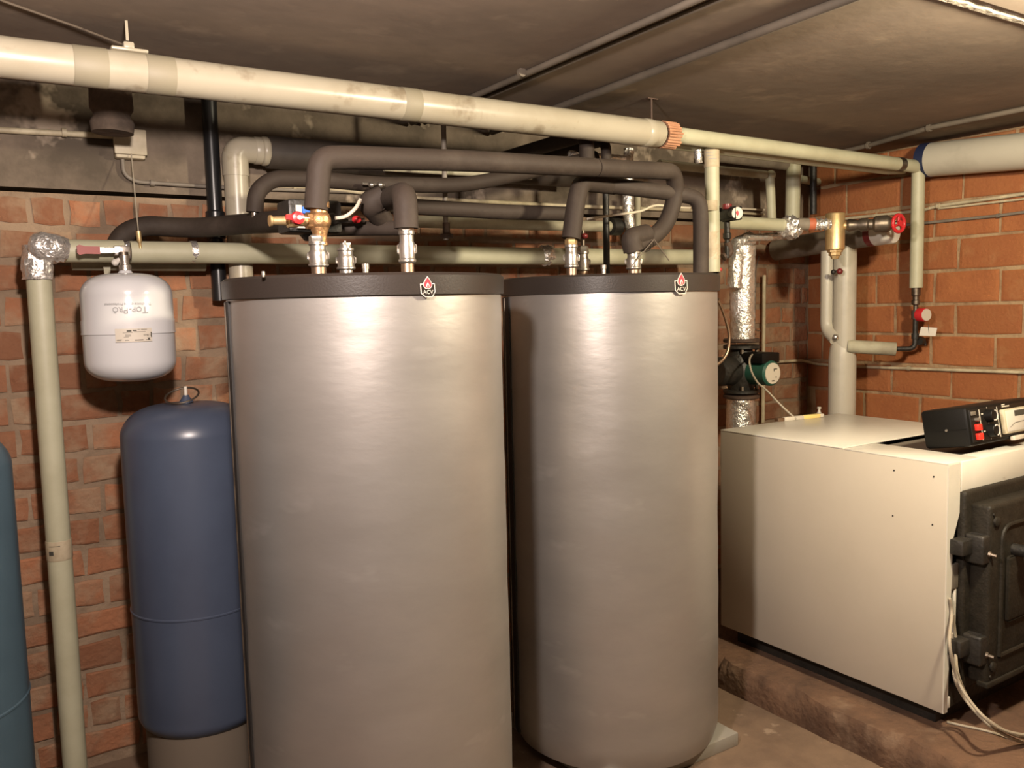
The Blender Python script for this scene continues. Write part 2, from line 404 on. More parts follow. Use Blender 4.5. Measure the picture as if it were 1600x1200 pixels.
for i in range(26):                                   # corrugated card collar
    a = 2*PI*i/26; e = V(0, math.cos(a), math.sin(a)); s_ = V(0, -math.sin(a), math.cos(a))
    p = V(xe+.008, YM, ZM)+e*.041
    b.sweep([p, p+V(.058+random.uniform(-.004, .004), 0, 0)], .0046, 8)
b.build('corrugated_collar', 'collar', t)
p = aY(1018, 186, YM); q = V(p.x, YM, ZC)
b = MB(); b.sweep([V(p.x, YM, ZM+.03), q], .0035, 8); b.box(q-V(.02, .006, .003), q+V(.025, .006, 0)); b.build('hanger_rod', 'rust', t)
p = aY(200, 82, YM)
b = MB(); b.box((p.x-.04, YM-.03, ZM+.040), (p.x+.04, YM+.03, ZM+.048), .003); b.box((p.x-.012, YM-.02, ZM+.045), (p.x+.012, YM+.02, ZM+.064), .004)
b.box((p.x-.003, YM-.003, ZM+.07), (p.x+.003, YM+.003, ZC)); b.build('ceiling_bracket', 'drain', t)

# narrower pale pipes that carry on to the right
XV = 3.585; YV = 2.225; ZV = 1.983
t = thing('lagged_pipe', (XV, YV, 1.453), 'pale green pipe from the corrugated collar, turning down the orange wall to the red gauge', 'pipe')
tube([(xe+.03, YM+.01, 1.992), (XV, YV, ZV), (XV, YV, 1.455)], .028, .035, 20).build('pipe_lagging', 'pale', t)
p = aY(1405, 255, YV); MB().lathe([(.0290, -.020), (.0300, -.018), (.0300, .018), (.0290, .020)], (p.x, YV, ZV+.001), (1, 0, 0), 24).build('clamp_band', 'steel', t)
b = MB(); b.lathe([(.019, 0), (.019, .035), (.014, .04), (.014, .055), (.018, .058), (.018, .075), (.010, .08), (.010, .13)], (XV, YV, 1.457), (0, 0, -1), 16); b.build('reducer', 'steel', t)
gz = aX(1440, 492, XV).z; gc = V(XV+.0, YV, gz)
b = MB(); b.lathe([(.017, -.02), (.019, 0), (.017, .02)], gc, (0, 0, 1), 16); b.build('gauge_body', 'rust', t)
gd = V(-.22, -1, 0).normalized()
b = MB(); b.lathe([(.020, .005), (.030, .012), (.030, .048), (.028, .051)], gc+V(.012, 0, 0), gd, 28); g = b.build('gauge', 'red', t)
b = MB(); b.lathe([(.027, .051), (.026, .054)], gc+V(.012, 0, 0), gd, 28); b.build('dial', 'cream', g)
z2 = aX(1440, 545, XV).z
b = MB(); b.sweep(fillet([(XV, YV, 1.33), (XV, YV, z2), (XV-.06, YV+.05, z2)], .03), .011, 12); b.lathe([(.016, -.012), (.016, .012)], (XV, YV, z2+.055), (0, 0, 1), 12); b.build('drop_pipe', 'iron', t)
b = MB(); b.sweep([(XV+.012, YV-.012, z2+.035), (XV+.05, YV-.015, z2+.034), (XV+.056, YV-.015, z2+.012)], .006, 10); b.lathe([(.018, -.012), (.020, 0), (.018, .012)], (XV+.022, YV-.012, z2+.034), (1, 0, 0), 12); b.build('drain_tap', 'iron', t)
tc = aX(1440, 518, XV)+V(0, -.03, 0)
tg = MB(); ex = V(.6, -.8, 0); ez = V(.06, 0, 1).normalized()
tg.prism([(-.036, -.017), (.030, -.02), (.036, .016), (-.028, .021)], lambda x, y, d: tc+ex*x+V(0, 0, 1)*y+V(-.8, -.6, 0)*d, 0, .0015)
o = tg.build('paper_tag', 'paper'); tag(o, 'small white paper tag tied below the red gauge', 'tag')
MB().sweep([tc+V(-.005, -.003, .03), tc+V(0, -.004, .0), tc+V(.004, -.003, -.02)], .0012, 6).build('tie_wire', 'wire', o)

tag(tube([(xe+.03, YM+.085, 1.978), (XV-.12, YV+.07, 1.970), (XV-.03, YV+.05, 1.975)], .018, .03, 14).build('lagged_pipe', 'pale'), 'thinner pale pipe running just beneath and behind the long pale one', 'pipe')

# big pale jacketed pipe along the right wall
t = thing('jacketed_pipe', (3.615, 2.13, 1.98), 'fat greyish white jacketed pipe along the orange wall with dark blue end', 'pipe')
pe = aX(1452, 250, 3.62); pf = aX(1600, 236, 3.62); dr = (pf-pe).normalized()
MB().sweep([pe, pe+dr*2.3], .073, 32).build('pipe_jacket', 'greylag', t)
MB().lathe([(.055, -.035), (.0745, -.030), (.0745, .012)], pe, dr, 32).build('end_band', 'bluecap', t)

# ================================================================== TANKS
TR = .335
def storage_tank(c, zb, z0, z1, label, badge_px, base=None, seam_px=None):
    t = thing('storage_tank', (c[0], c[1], 0), label, 'tank')
    # jacket, slightly uneven
    seg = 96; zs = [zb+(z0-zb)*i/40 for i in range(41)]; m = MB(); vs = []
    for z in zs:
        for k in range(seg):
            a = 2*PI*k/seg
            r = TR*.988+.0022*noise.noise(V(math.cos(a)*2, math.sin(a)*2, z*9+c[0]*5))
            if z == zs[0]: r -= .012
            if z == zs[1]: r -= .0015
            vs.append(V(c[0]+math.cos(a)*r, c[1]+math.sin(a)*r, z))
    fs = [[i*seg+k, i*seg+(k+1) % seg, (i+1)*seg+(k+1) % seg, (i+1)*seg+k] for i in range(40) for k in range(seg)]
    fs.append(list(range(seg)))
    m.add(vs, fs); m.build('jacket', 'jacket', t)
    MB().lathe([(TR*.985, z0-.004), (TR+.004, z0-.002), (TR+.005, z1-.006), (TR-.002, z1), (.02, z1+.002)], (c[0], c[1], 0), (0, 0, 1), 96).build('lid', 'lid', t)
    # black zipped flap down the side
    aa = [math.atan2(h[1]-c[1], h[0]-c[0]) for h in (hit(c, TR, ray(x, 700)) for x in seam_px)]
    aa[0] -= .12
    m = MB(); n = 12; ro = []; ri = []
    for k in range(n+1):
        a = aa[0]+(aa[1]-aa[0])*k/n
        for z in (zb+.02, z0-.006):
            ro.append(V(c[0]+math.cos(a)*(TR*.988+.004), c[1]+math.sin(a)*(TR*.988+.004), z)); ri.append(V(c[0]+math.cos(a)*(TR*.98), c[1]+math.sin(a)*(TR*.98), z))
    q_ = len(ro)
    fs = [[2*k, 2*k+2, 2*k+3, 2*k+1] for k in range(n)]+[[q_+2*k, q_+2*k+1, q_+2*k+3, q_+2*k+2] for k in range(n)]
    fs += [[0, 1, q_+1, q_], [2*n, q_+2*n, q_+2*n+1, 2*n+1]]+[[2*k, q_+2*k, q_+2*k+2, 2*k+2] for k in range(n)]+[[2*k+1, 2*k+3, q_+2*k+3, q_+2*k+1] for k in range(n)]
    m.add(ro+ri, fs); flap = m.build('seam_flap', 'seam', t)
    a0 = aa[0]*.3+aa[1]*.7
    MB().sweep([V(c[0]+math.cos(a0)*(TR*.988+.004), c[1]+math.sin(a0)*(TR*.988+.004), zb+.02+(z0-zb-.03)*i/40) for i in range(41)], .003, 6).build('zip', 'steel', flap)
    # badge
    d = ray(*badge_px); h = hit(c, TR+.005, d); dist = math.hypot(h[0], h[1]); zz = EYE+d.z*dist/math.hypot(d.x, d.y)
    ang = math.atan2(h[1]-c[1], h[0]-c[0]); s_ = .0135*(dist/1.6)/6.2*1.0
    u = dist*1.02/FPX                                  # one photo pixel here
    u = u*1.0
    Rb = TR+.006
    def lay(poly, R, name, m_, par):
        q = MB(); vs_ = [(x*u, y*u) for x, y in poly]
        n_ = len(vs_); outer = []
        inner = []
        for x, y in vs_:
            a = ang+x/R; outer.append(V(c[0]+math.cos(a)*R, c[1]+math.sin(a)*R, zz+y)); inner.append(V(c[0]+math.cos(a)*(R-.002), c[1]+math.sin(a)*(R-.002), zz+y))
        q.add(outer+inner, [list(range(n_)), list(range(n_, 2*n_))[::-1]]+[[i, (i+1) % n_, n_+(i+1) % n_, n_+i] for i in range(n_)])
        return q.build(name, m_, par)
    sh = [(-12.5, 4.5), (-7.6, 4.7), (7.2, 5), (12, 5.2), (13, -7.5), (8, -15.5), (-4.5, -15.8), (-11.5, -10)]
    bd = lay(sh, Rb, 'badge', 'badgewhite', t)
    lay([(x*.88-.05, y*.88-.65) for x, y in sh], Rb+.0006, 'shield', 'badgeblack', bd)
    def flame(s, oy, n=22, w_=7.4, h0=-8.2+4.5, h1=16):
        L_ = []
        for i in range(n):
            f = i/(n-1); yy = h0+(h1-h0)*f; ww = w_*(math.sin(PI*min(1, (f*1.02)**.62)))**.9
            L_.append((ww*s-.3, yy))
        R_ = [(-x-.6, y) for x, y in L_[::-1]]
        return [(x, y+oy) for x, y in L_+R_[1:-1]]
    lay(flame(1, 0), Rb+.0012, 'flame_rim', 'badgewhite', bd)
    lay([(x*.84, (y-6)*.85+5.8) for x, y in flame(1, 0)], Rb+.0018, 'flame', 'flamered', bd)
    lay([(x*.36-.4, (y-6)*.42+2.4) for x, y in flame(1, 0)], Rb+.0024, 'flame_core', 'badgewhite', bd)
    lay([(x*.17-.2, (y-6)*.25+1.2) for x, y in flame(1, 0)], Rb+.0030, 'flame_heart', 'flamered', bd)
    vs_, fs_ = text('ACV', 8.6*u); q = MB()
    vs_ = [(x*1.0, y*1.0-8.2*u) for x, y, _ in vs_]
    wrap(q, [(x, y) for x, y in vs_], fs_, c, ang, zz, Rb+.0014); q.build('lettering', 'badgewhite', bd)
    return t
def hit(c, R, d):
    dx, dy = d.x, d.y; L_ = math.hypot(dx, dy); dx /= L_; dy /= L_
    b = dx*c[0]+dy*c[1]; q = c[0]**2+c[1]**2-R*R; disc = b*b-q
    s_ = b-math.sqrt(disc) if disc > 0 else b
    return (dx*s_, dy*s_)
CL, CR = (.852, 1.974), (1.7206, 2.094)
TL = storage_tank(CL, .055, 1.451, 1.496, 'silver jacketed hot water tank with black lid, the nearer one beside the navy vessel', (668, 448), seam_px=(354, 368))
MB().box((CL[0]-.27, CL[1]-.27, 0), (CL[0]+.27, CL[1]+.27, .056), .004).build('base_plate', 'plate', TL)
TRK = storage_tank(CR, .055, 1.452, 1.501, 'silver jacketed hot water tank with black lid, the farther one beside the boiler', (1064, 443), seam_px=(788, 800))
MB().box((1.475, 1.82, 0), (2.004, 2.36, .042), .003).build('base_plate', 'plate', TRK)
o = MB().box((1.36, 1.86, 0), (1.385, 1.885, .02), .003).build('plastic_wedge', 'paper'); tag(o, 'tiny white wedge on the floor between the two silver tanks', 'wedge')

# unions on top of the tanks
def union(parent, px, Y, z0, ytop, r=1.0, plug=False, top='chrome', nut=True):
    p = aY(px, 420, Y); x, y = p.x, p.y; zt = aY(px, ytop, Y).z
    h = zt-z0; R = .0175*r
    MB().lathe([(R*.92, -.002), (R*.92, h*.22), (R*1.0, h*.23)], (x, y, z0), (0, 0, 1), 24).build('nipple', 'copperish' if not plug else 'chrome', parent)
    prof = [(R*1.08, h*.22), (R*1.27, h*.25), (R*1.27, h*.29), (R*1.13, h*.31), (R*1.17, h*.52), (R*1.10, h*.60), (R*1.0, h*.63), (R*1.0, h*.74), (R*1.16, h*.76), (R*1.16, h*.82), (R*.95, h*.83)]
    u = MB().lathe(prof, (x, y, z0), (0, 0, 1), 28).build('pipe_union', 'chrome', parent)
    for s_ in (-1, 1):
        d = V(math.cos(.6), -math.sin(.6), 0)*s_
        MB().sweep([V(x, y, z0+h*.40)+d*R*1.15, V(x, y, z0+h*.42)+d*R*1.34, V(x, y, z0+h*.55)+d*R*1.34, V(x, y, z0+h*.57)+d*R*1.15], .0022, 6).build('lug', 'chrome', u)
    if plug:
        MB().lathe([(R*.8, h*.82), (R*.8, h*.9)], (x, y, z0), (0, 0, 1), 20).build('cap', 'chrome', parent)
        b = MB(); b.box((x-R*.55, y-R*.55, z0+h*.88), (x+R*.55, y+R*.55, z0+h*.98), .001); b.lathe([(R*.15, h*.95), (R*.1, h*1.03)], (x, y, z0), (0, 0, 1), 8); b.build('plug', 'chrome', parent)
    elif nut:
        MB().lathe([(R*1.06, h*.83), (R*1.10, h*.84), (R*1.10, h*.955), (R*1.03, h*.965), (R*.8, h)], (x, y, z0), (0, 0, 1), 6, flat=True).build('hex_nut', top, parent)
    return V(x, y, zt)
ZL, ZR_ = 1.496, 1.501
u1 = union(TL, 498, 1.84, ZL, 367)
u2 = union(TL, 541, 1.95, ZL, 378, 1.0, plug=True)
u3 = union(TL, 637, 1.80, ZL, 346, .92)
u4 = union(TRK, 893, 2.02, ZR_, 372, .95, top='brass')
u5 = union(TRK, 911, 2.16, ZR_, 384, .95)
u6 = union(TRK, 990, 2.00, ZR_, 385, 1.05, nut=False)
for par, px, Y, z0, yt in ((TL, 571, 1.93, ZL, 412), (TRK, 943, 2.08, ZR_, 414), (TL, 411, 1.80, ZL, 424)):
    p = aY(px, yt, Y); MB().lathe([(.0075 if px > 450 else .004, 0), (.0075 if px > 450 else .004, p.z-z0-.012), (.009 if px > 450 else .004, p.z-z0-.012), (.009 if px > 450 else .004, p.z-z0)], (p.x, p.y, z0), (0, 0, 1), 14).build('sensor_pocket', 'chrome', par)

# ================================================================== NAVY PRESSURE VESSEL, TEAL VESSEL
def vessel(c, R, z0, z1, dome, m, label, seamz, skirt=True, ring=True):
    t = thing('pressure_vessel', (c[0], c[1], 0), label, 'vessel')
    prof = []
    n = 12
    for i in range(n+1):
        a = -PI/2+PI/2*i/n; prof.append((R*math.cos(a)**.75 if i < n else R, z0+.07+.07*math.sin(a)))
    prof += [(R, seamz-.004), (R+.0022, seamz-.002), (R+.0022, seamz+.002), (R, seamz+.004)]
    sh = z1-dome
    for i in range(n+1):
        f = i/n
        # small-radius knuckle then shallow dome
        a = f*PI/2; prof.append((R*max(0, math.cos(a))**.52, sh+dome*math.sin(a)**1.25))
    MB().lathe(prof, (c[0], c[1], 0), (0, 0, 1), 72, caps=False).build('shell', m, t)
    if skirt: MB().lathe([(R*.9, 0), (R*.9, z0+.05), (R*.80, z0+.055)], (c[0], c[1], 0), (0, 0, 1), 48).build('skirt', 'skirt', t)
    if ring:
        top = V(c[0], c[1], z1)
        b = MB(); b.lathe([(.022, -.006), (.018, .006), (.010, .016), (.008, .022)], top, (0, 0, 1), 20); b.build('boss', m, t)
        b = MB(); b.lathe([(.005, .018), (.005, .045), (.004, .047)], top, (0, 0, 1), 12); b.build('valve_stem', 'cream', t)
        MB().torus(top+V(-.012, -.005, .022), (-.25, -.35, 1), .046, .0028, 36, 8).build('lifting_ring', 'steel', t)
    return t
vessel((.534, 2.555), .180, .205, 1.165, .085, 'navy', 'tall navy blue pressure vessel on a grey skirt with ring on top', .585)
ct = V(-.120, 2.20, 0)
vessel((ct.x, ct.y), .200, .20, 1.19, .09, 'teal', 'teal blue pressure vessel cut off by the left edge', .58, ring=False)
p = aY(212, 1188, 2.45)
o = foil([V(p.x, p.y, 0), V(p.x, p.y, .05), V(p.x+.004, p.y, .085)], .028, rf=lambda f: 1-.6*f*f, jit=.16).build('foil_wrap', 'foil'); tag(o, 'crumpled foil wrapped stub on the floor beside the navy vessel', 'foil')

# white expansion vessel, label upside down
RV = .122; cv = (.4050, 2.62)
zt = aY(197, 427, 2.62).z; zb = aY(203, 598, 2.55).z
t = thing('expansion_vessel', (cv[0], cv[1], zb), 'small white expansion vessel hanging upside down from the pale pipe', 'vessel')
prof = []; n = 14; d1, d2 = .058, .062
for i in range(n+1):
    a = -PI/2+PI/2*i/n; prof.append((RV*.985*math.cos(a)**.6 if i < n else RV*.985, zb+d1+d1*math.sin(a)))
zs1, zs2 = aY(200, 499, 2.52).z, aY(200, 521, 2.52).z
prof += [(RV*.99, zs2-.004), (RV*1.01, zs2-.002), (RV*1.01, zs2+.001), (RV, zs2+.003), (RV, zs1-.003), (RV*.985, zs1), (RV*.985, zt-d2)]
for i in range(1, n+1):
    a = PI/2*i/n; prof.append((RV*.985*max(0, math.cos(a))**.6, zt-d2+d2*math.sin(a)))
MB().lathe(prof, (cv[0], cv[1], 0), (0, 0, 1), 64, caps=False).build('shell', 'white', t)
MB().lathe([(.024, -.006), (.018, .004), (.013, .010)], (cv[0], cv[1], zt), (0, 0, 1), 20).build('neck', 'white', t)
MB().lathe([(.012, .006), (.017, .008), (.017, .022), (.012, .024), (.012, .05)], (cv[0], cv[1], zt), (0, 0, 1), 20).build('connector', 'chrome', t)
av = math.atan2(-cv[1], -cv[0])
def vz(y): return aY(205, y, 2.52).z
def ink(body, size, y, px, m_, caps=()):
    vs_, fs_ = text(body, size, caps); a = av+(px-203)/74.*1.0
    q = MB(); wrap(q, vs_, fs_, cv, av+math.asin((px-202)/75.), vz(y), RV+.0006, -1); return q.build('lettering', m_, t)
ink('Top-Pro', .026, 484, 206, 'greyink', (1, 2, 5, 6))
ink('\u00ae', .009, 487, 183, 'greyink')
ink('The choice of the Professional', .0098, 475, 203, 'greyink')
q = MB(); vs_, fs_ = grid_quad(.094, .036); al = av+math.asin((209-202)/75.); wrap(q, vs_, fs_, cv, al, vz(523.5), RV*1.01+.0008); lb = q.build('rating_label', 'cream', t)
q = MB()
for (x, y, w_, h_) in ((-.036, -.0135, .012, .0016), (-.012, -.0135, .022, .0022), (.018, -.013, .010, .0018), (.038, -.0135, .012, .001), (.037, -.0115, .012, .001), (-.03, -.002, .012, .001), (-.03, .001, .012, .001), (.015, -.002, .015, .001), (.015, .001, .015, .001), (.02, -.005, .012, .001), (-.015, .0085, .03, .0012), (.016, .007, .024, .001), (.012, .0115, .012, .004), (-.002, .0125, .010, .003), (-.026, .015, .016, .001), (-.012, .015, .006, .001), (-.045, 0, .003, .014)):
    a_, b_ = grid_quad(w_, h_, 3); a_ = [(x+i, -y+j) for i, j in a_]
    wrap(q, a_, b_, cv, al, vz(523.5), RV*1.01+.0012, -1)
v2, f2 = text('CE', .008); v2 = [(x_-.038, y_+.001) for x_, y_, _ in v2]; wrap(q, v2, f2, cv, al, vz(523.5), RV*1.01+.0012, -1)
q.prism([(-.041, .008), (-.033, .008), (-.037, .015)], lambda x, y, d: V(cv[0]+math.cos(al-x/RV)*(RV*1.01+.001+d), cv[1]+math.sin(al-x/RV)*(RV*1.01+.001+d), vz(523.5)-y), 0, .0003)
q.build('label_print', 'ink', lb)

# ================================================================== LEFT PALE PIPE RUN
YP = 2.72
def P(x, y, Y=YP): return aY(x, y, Y)
t = thing('lagged_pipe', P(118, 1199), 'long pale green lagged pipe rising at left and crossing behind both tanks', 'pipe')
zP = P(300, 393).z; xv = P(62, 450).x
r1 = .0325
tube([(xv, YP, 0), (xv, YP, P(62, 430).z)], r1, 0, 24).build('riser_lagging', 'pale', t)
tube([P(95, 392), P(193, 393)], r1, 0, 24).build('branch_lagging', 'pale', t)
tube([P(203, 394), P(900, 401), P(1085, 402)], r1, .0, 24).build('crossing_lagging', 'pale', t)
tube([P(188, 394), P(210, 394)], .022, 0, 14).build('bare_pipe', 'rust', t)
foil([P(60, 437), P(58, 405), P(57, 384)], .036, rf=lambda f: 1.05-.2*max(0, f-.5), jit=.12).build('foil_elbow', 'foil', t)
foil([P(52, 384, 2.71), P(64, 385, 2.70), P(82, 388, 2.70), P(102, 392, 2.71)], .037, rf=lambda f: .72+.42*math.sin(PI*min(1, f*.8+.1))**.7-.05, jit=.13).build('foil_wrap', 'foil', t)
foil([P(297, 394), P(307, 394)], .0335, jit=.03).build('foil_band', 'foil', t)
foil([P(843, 398), P(862, 400)], .034, rf=lambda f: .9+.25*math.sin(PI*f), jit=.12).build('foil_patch', 'foil', t)
foil([P(186, 393), P(201, 394)], .030, jit=.12).build('foil_patch', 'foil', t)
MB().lathe([(r1+.001, -.030), (r1+.0018, -.028), (r1+.0018, .022), (r1+.001, .026)], (xv, YP, P(91, 857).z), (0, 0, 1), 24).build('paper_label', 'labelpaper', t)
q = MB(); zl = P(91, 857).z; al = math.atan2(-YP, -xv)
for (x, y, w_, h_) in ((-.012, .014, .03, .0018), (-.022, -.006, .014, .012)):
    a_, b_ = grid_quad(w_, h_, 3); wrap(q, [(x+i, y+j) for i, j in a_], b_, (xv, YP), al, zl, r1+.0024)
q.build('label_print', 'ink', t)
# ball valve with red lever in front of the pipe
b = thing('ball_valve', P(190, 392, 2.66), 'chrome ball valve with long red lever on the pale pipe above the white vessel', 'valve')
MB().box(P(178, 400, 2.66)-V(0, .006, 0), P(203, 384, 2.66)+V(0, .006, 0), .004).build('valve_body', 'chrome', b)
q = MB(); q.prism([(-.004, -.008), (.045, -.007), (.045, .007), (-.004, .008)], lambda x, y, d: P(153, 391, 2.64)+V(x, d, y), 0, .003); q.build('lever_shank', 'chrome', b)
pr = P(120, 390, 2.64); pl_ = P(156, 391, 2.64); Ll = pl_.x-pr.x
q = MB(); q.prism([(0, -.010), (.006, -.0145), (.02, -.011), (Ll, -.011), (Ll, .010), (.02, .010), (.006, .0135), (0, .010)], lambda x, y, d: V(pr.x+x, pr.y+d, (pr.z*(1-x/Ll)+pl_.z*x/Ll)+y), -.005, .005); q.build('lever_grip', 'redbrick', b)
q = MB(); q.sweep([P(183, 408, 2.635), P(190, 405, 2.63), P(196, 402, 2.635)], .0075, 10); q.ball(P(180, 410, 2.635), .010); q.build('drain_cock', 'paper', b)
MB().lathe([(.013, 0), (.013, .03)], (cv[0], 2.63, P(196, 405, 2.63).z-.01), (0, 0, 1), 14).build('outlet', 'steel', b)
# temperature feeler on the pipe with capillary
t = thing('pipe_thermostat_feeler', P(217, 378, 2.69), 'brass feeler on the pale pipe with thin wire up to the junction box', 'sensor')
q = MB(); a_, b_ = P(217, 364, 2.69), P(219, 379, 2.69); q.lathe([(.007, 0), (.007, .028), (.004, .034), (.004, .05)], P(216, 361, 2.69), (b_-a_), 12); q.build('feeler', 'brass', t)
tube([P(203, 198, 2.86), P(205, 240, 2.84), P(213, 330, 2.74), P(216, 361, 2.69)], .0017, .05, 6).build('capillary', 'cable', t)
# second pipe a little lower behind
tag(tube([P(112, 411, 2.82), P(320, 413, 2.82)], .022, 0, 14).build('short_pipe', 'paleold'), 'short dusty pipe tucked behind and below the long pale pipe', 'pipe')
o = MB().prism([(0, 0), (.022, 0), (.018, -.05), (.004, -.05)], lambda x, y, d: P(160, 408, 2.78)+V(x, d, y), 0, .004).build('wall_bracket', 'paleold'); tag(o, 'small pale bracket above the top left of the white vessel', 'bracket')

# ================================================================== WALL BOX, CONDUITS AT LEFT
t = thing('junction_box', P(202, 245, 2.86), 'beige junction box on the dark wall, cable leaving below', 'box')
q0, q1 = P(180, 247, 2.86), P(224, 207, 2.86)
MB().box((q0.x, 2.845, q0.z), (q1.x, 2.888, q1.z), .006).build('box_body', 'beige', t)
MB().box((q0.x-.004, 2.835, q0.z+.01), (q1.x+.004, 2.848, q1.z+.004), .004).build('box_cover', 'beige', t)
conduit('wall_conduit', [P(-60, 199, 2.875), P(0, 203, 2.875), P(182, 213, 2.875)], .009, 'conduit', 'cream conduit running from the left edge into the junction box', [P(100, 207, 2.87)], clipdir=(0, .6, 0))
conduit('wall_conduit', [P(191, 246, 2.873), P(193, 272, 2.873), P(212, 284, 2.873), P(345, 293, 2.873), P(560, 300, 2.873)], .0065, 'greyconduit', 'thin grey cable curving from under the junction box along the wall', [P(238, 286, 2.87)], clipdir=(0, .6, 0))
conduit('wall_conduit', [P(432, 290, 2.872), P(500, 293, 2.872), P(640, 309, 2.872), P(890, 322, 2.872), P(1100, 329, 2.872)], .008, 'conduit', 'cream conduit along the concrete behind the black lagged pipes', [P(460, 291, 2.87)], clipdir=(0, .6, 0))
# brown sleeve round a stub in the dark
o = MB().sweep(fillet([V(P(172, 140, 2.62).x, 2.62, ZC), P(175, 180, 2.62), P(176, 208, 2.62)], .05), .052, 20, rf=lambda f: 1+.1*math.sin(f*9)).build('sleeved_stub', 'fabric'); tag(o, 'dark brown sleeved stub hanging behind the cream drain pipe', 'pipe')

# black soil pipe and white plastic pipe
t = thing('soil_pipe', P(338, 400, 2.83), 'black plastic soil pipe standing against the wall left of the white elbow', 'pipe')
xx = P(336, 330, 2.83).x
tube([(xx, 2.83, P(338, 470, 2.83).z), (xx, 2.83, ZC)], .0235, 0, 20).build('pipe_body', 'blackpipe', t)
MB().lathe([(.0245, 0), (.030, .004), (.030, .085), (.0245, .09)], (xx, 2.83, P(338, 374, 2.83).z), (0, 0, 1), 20).build('socket', 'blackpipe', t)
t = thing('plastic_pipe', P(372, 440, 2.78), 'cream white plastic pipe with wide elbow rising behind the nearer tank', 'pipe')
xw = P(370, 300, 2.78).x; ze = P(395, 235, 2.78).z; xc = P(424, 238, 2.78).x
tube([(xw, 2.78, 1.2), (xw, 2.78, ze-.07)], .0375, 0, 28).build('riser', 'drain', t)
tube([(xw, 2.78, ze-.085), (xw, 2.78, ze), (xw+.07, 2.78, ze)], .0405, .062, 28).build('elbow', 'drain', t)
MB().lathe([(.041, 0), (.043, .003), (.043, .022), (.041, .024), (.044, .026), (.046, .03), (.046, .042), (.043, .046), (.036, .046), (.036, .0)], (xw+.06, 2.78, ze), (1, 0, 0), 28).build('collar', 'drain', t)
tag(tube([(xw+.104, 2.79, ze), (2.1, 2.79, ze+.005)], .052, 0, 24).build('dark_pipe', 'dark'), 'fat dark pipe running right from the white elbow in the shadows', 'pipe')

# ================================================================== BLACK FOAM LAGGED PIPES
def foam(pts, r, bend, label, name='foam_lagged_pipe', seg=20, sub=None, group=None):
    o = MB().sweep(fillet(pts, bend, 8), r, seg).build(name, 'black'); tag(o, label, 'pipe', group); return o
foam([P(176, 400, 2.80), P(190, 366, 2.80), P(225, 352, 2.78), P(300, 357, 2.74), P(380, 350, 2.6), P(440, 346, 2.25), P(462, 345, 2.1)], .030, .12, 'black foam lagged pipe curving over from the white vessel to the brass valve')
t = thing('foam_lagged_pipe', P(397, 345, 2.35), 'black foam arch behind the pump, sloping up to the main black pipe', 'pipe')
MB().sweep(fillet([P(398, 332, 2.42), P(400, 300, 2.42), P(425, 279, 2.42), P(500, 280, 2.42), P(580, 288, 2.42), P(720, 290, 2.42), P(790, 277, 2.42), P(930, 246, 2.42)], .09, 8), .0235, 18).build('foam', 'black', t)
MB().lathe([(.008, -.03), (.008, .02)], P(398, 338, 2.42), (0, 0, 1), 10).build('bare_end', 'chrome', t)
# main pipe tank to tank
pA, pB = u1+V(0, 0, .055), P(1058, 270, 2.00)
t = thing('foam_lagged_pipe', u1, 'main black foam pipe arching from the nearer tank over to the farther tank', 'pipe')
a0 = P(500, 250, 1.84); a1 = P(930, 262, 1.96); a2 = P(1052, 268, 2.00)
MB().sweep(fillet([V(u1.x, u1.y, P(500, 328, 1.84).z), V(a0.x, 1.84, P(500, 247, 1.84).z+.0), P(545, 246, 1.85), P(720, 251, 1.90), a1], [.03, .02, .1], 8), .0265, 20).build('foam', 'black', t)
MB().sweep(fillet([a1+V(.003, 0, 0), a2, P(1057, 300, 2.02), P(1042, 352, 2.02), P(1010, 378, 2.01), P(985, 384, 2.0)], [.03, .03, .10, .08], 8), .0265, 20).build('foam', 'black', t)
MB().sweep(fillet([V(u6.x, u6.y, P(988, 392, 2.0).z), P(985, 372, 2.0), P(1010, 366, 2.01)], .03, 6), .031, 18).build('foam_cuff', 'black', t)
MB().torus(P(1008, 379, 2.01), (P(1010, 378, 2.01)-P(985, 384, 2.0)), .0275, .0014, 24, 6).build('cable_tie', 'wire', t)
for e in ((985, 418), (1046, 408)):
    MB().sweep([P(1022, 374, 1.975), P(*e, 1.97)], .0016, 6).build('tie_tail', 'wire', t)
# dark tee on second union
t = thing('foam_lagged_pipe', u3, 'black foam elbow and blob on the middle union of the nearer tank', 'pipe')
MB().sweep(fillet([V(u3.x, u3.y, P(640, 357, 1.80).z), V(u3.x, u3.y, P(637, 303, 1.80).z), P(585, 318, 2.25)], .06, 8), .0285, 20).build('foam', 'black', t)
MB().sweep(fillet([P(600, 302, 2.0), P(578, 318, 2.02), P(600, 346, 2.05)], .03, 8), .030, 20, rf=lambda f: .9+.25*math.sin(PI*f)).build('foam_patch', 'black', t)
foam([P(505, 358, 2.12), P(560, 357, 2.10), P(640, 356, 1.98)], .019, .05, 'low black foam pipe between the pump and the middle union')
foam([P(600, 320, 2.2), P(660, 324, 2.2), P(780, 331, 2.2), P(885, 334, 2.2)], .0225, .05, 'straight black foam pipe running level behind both tanks')
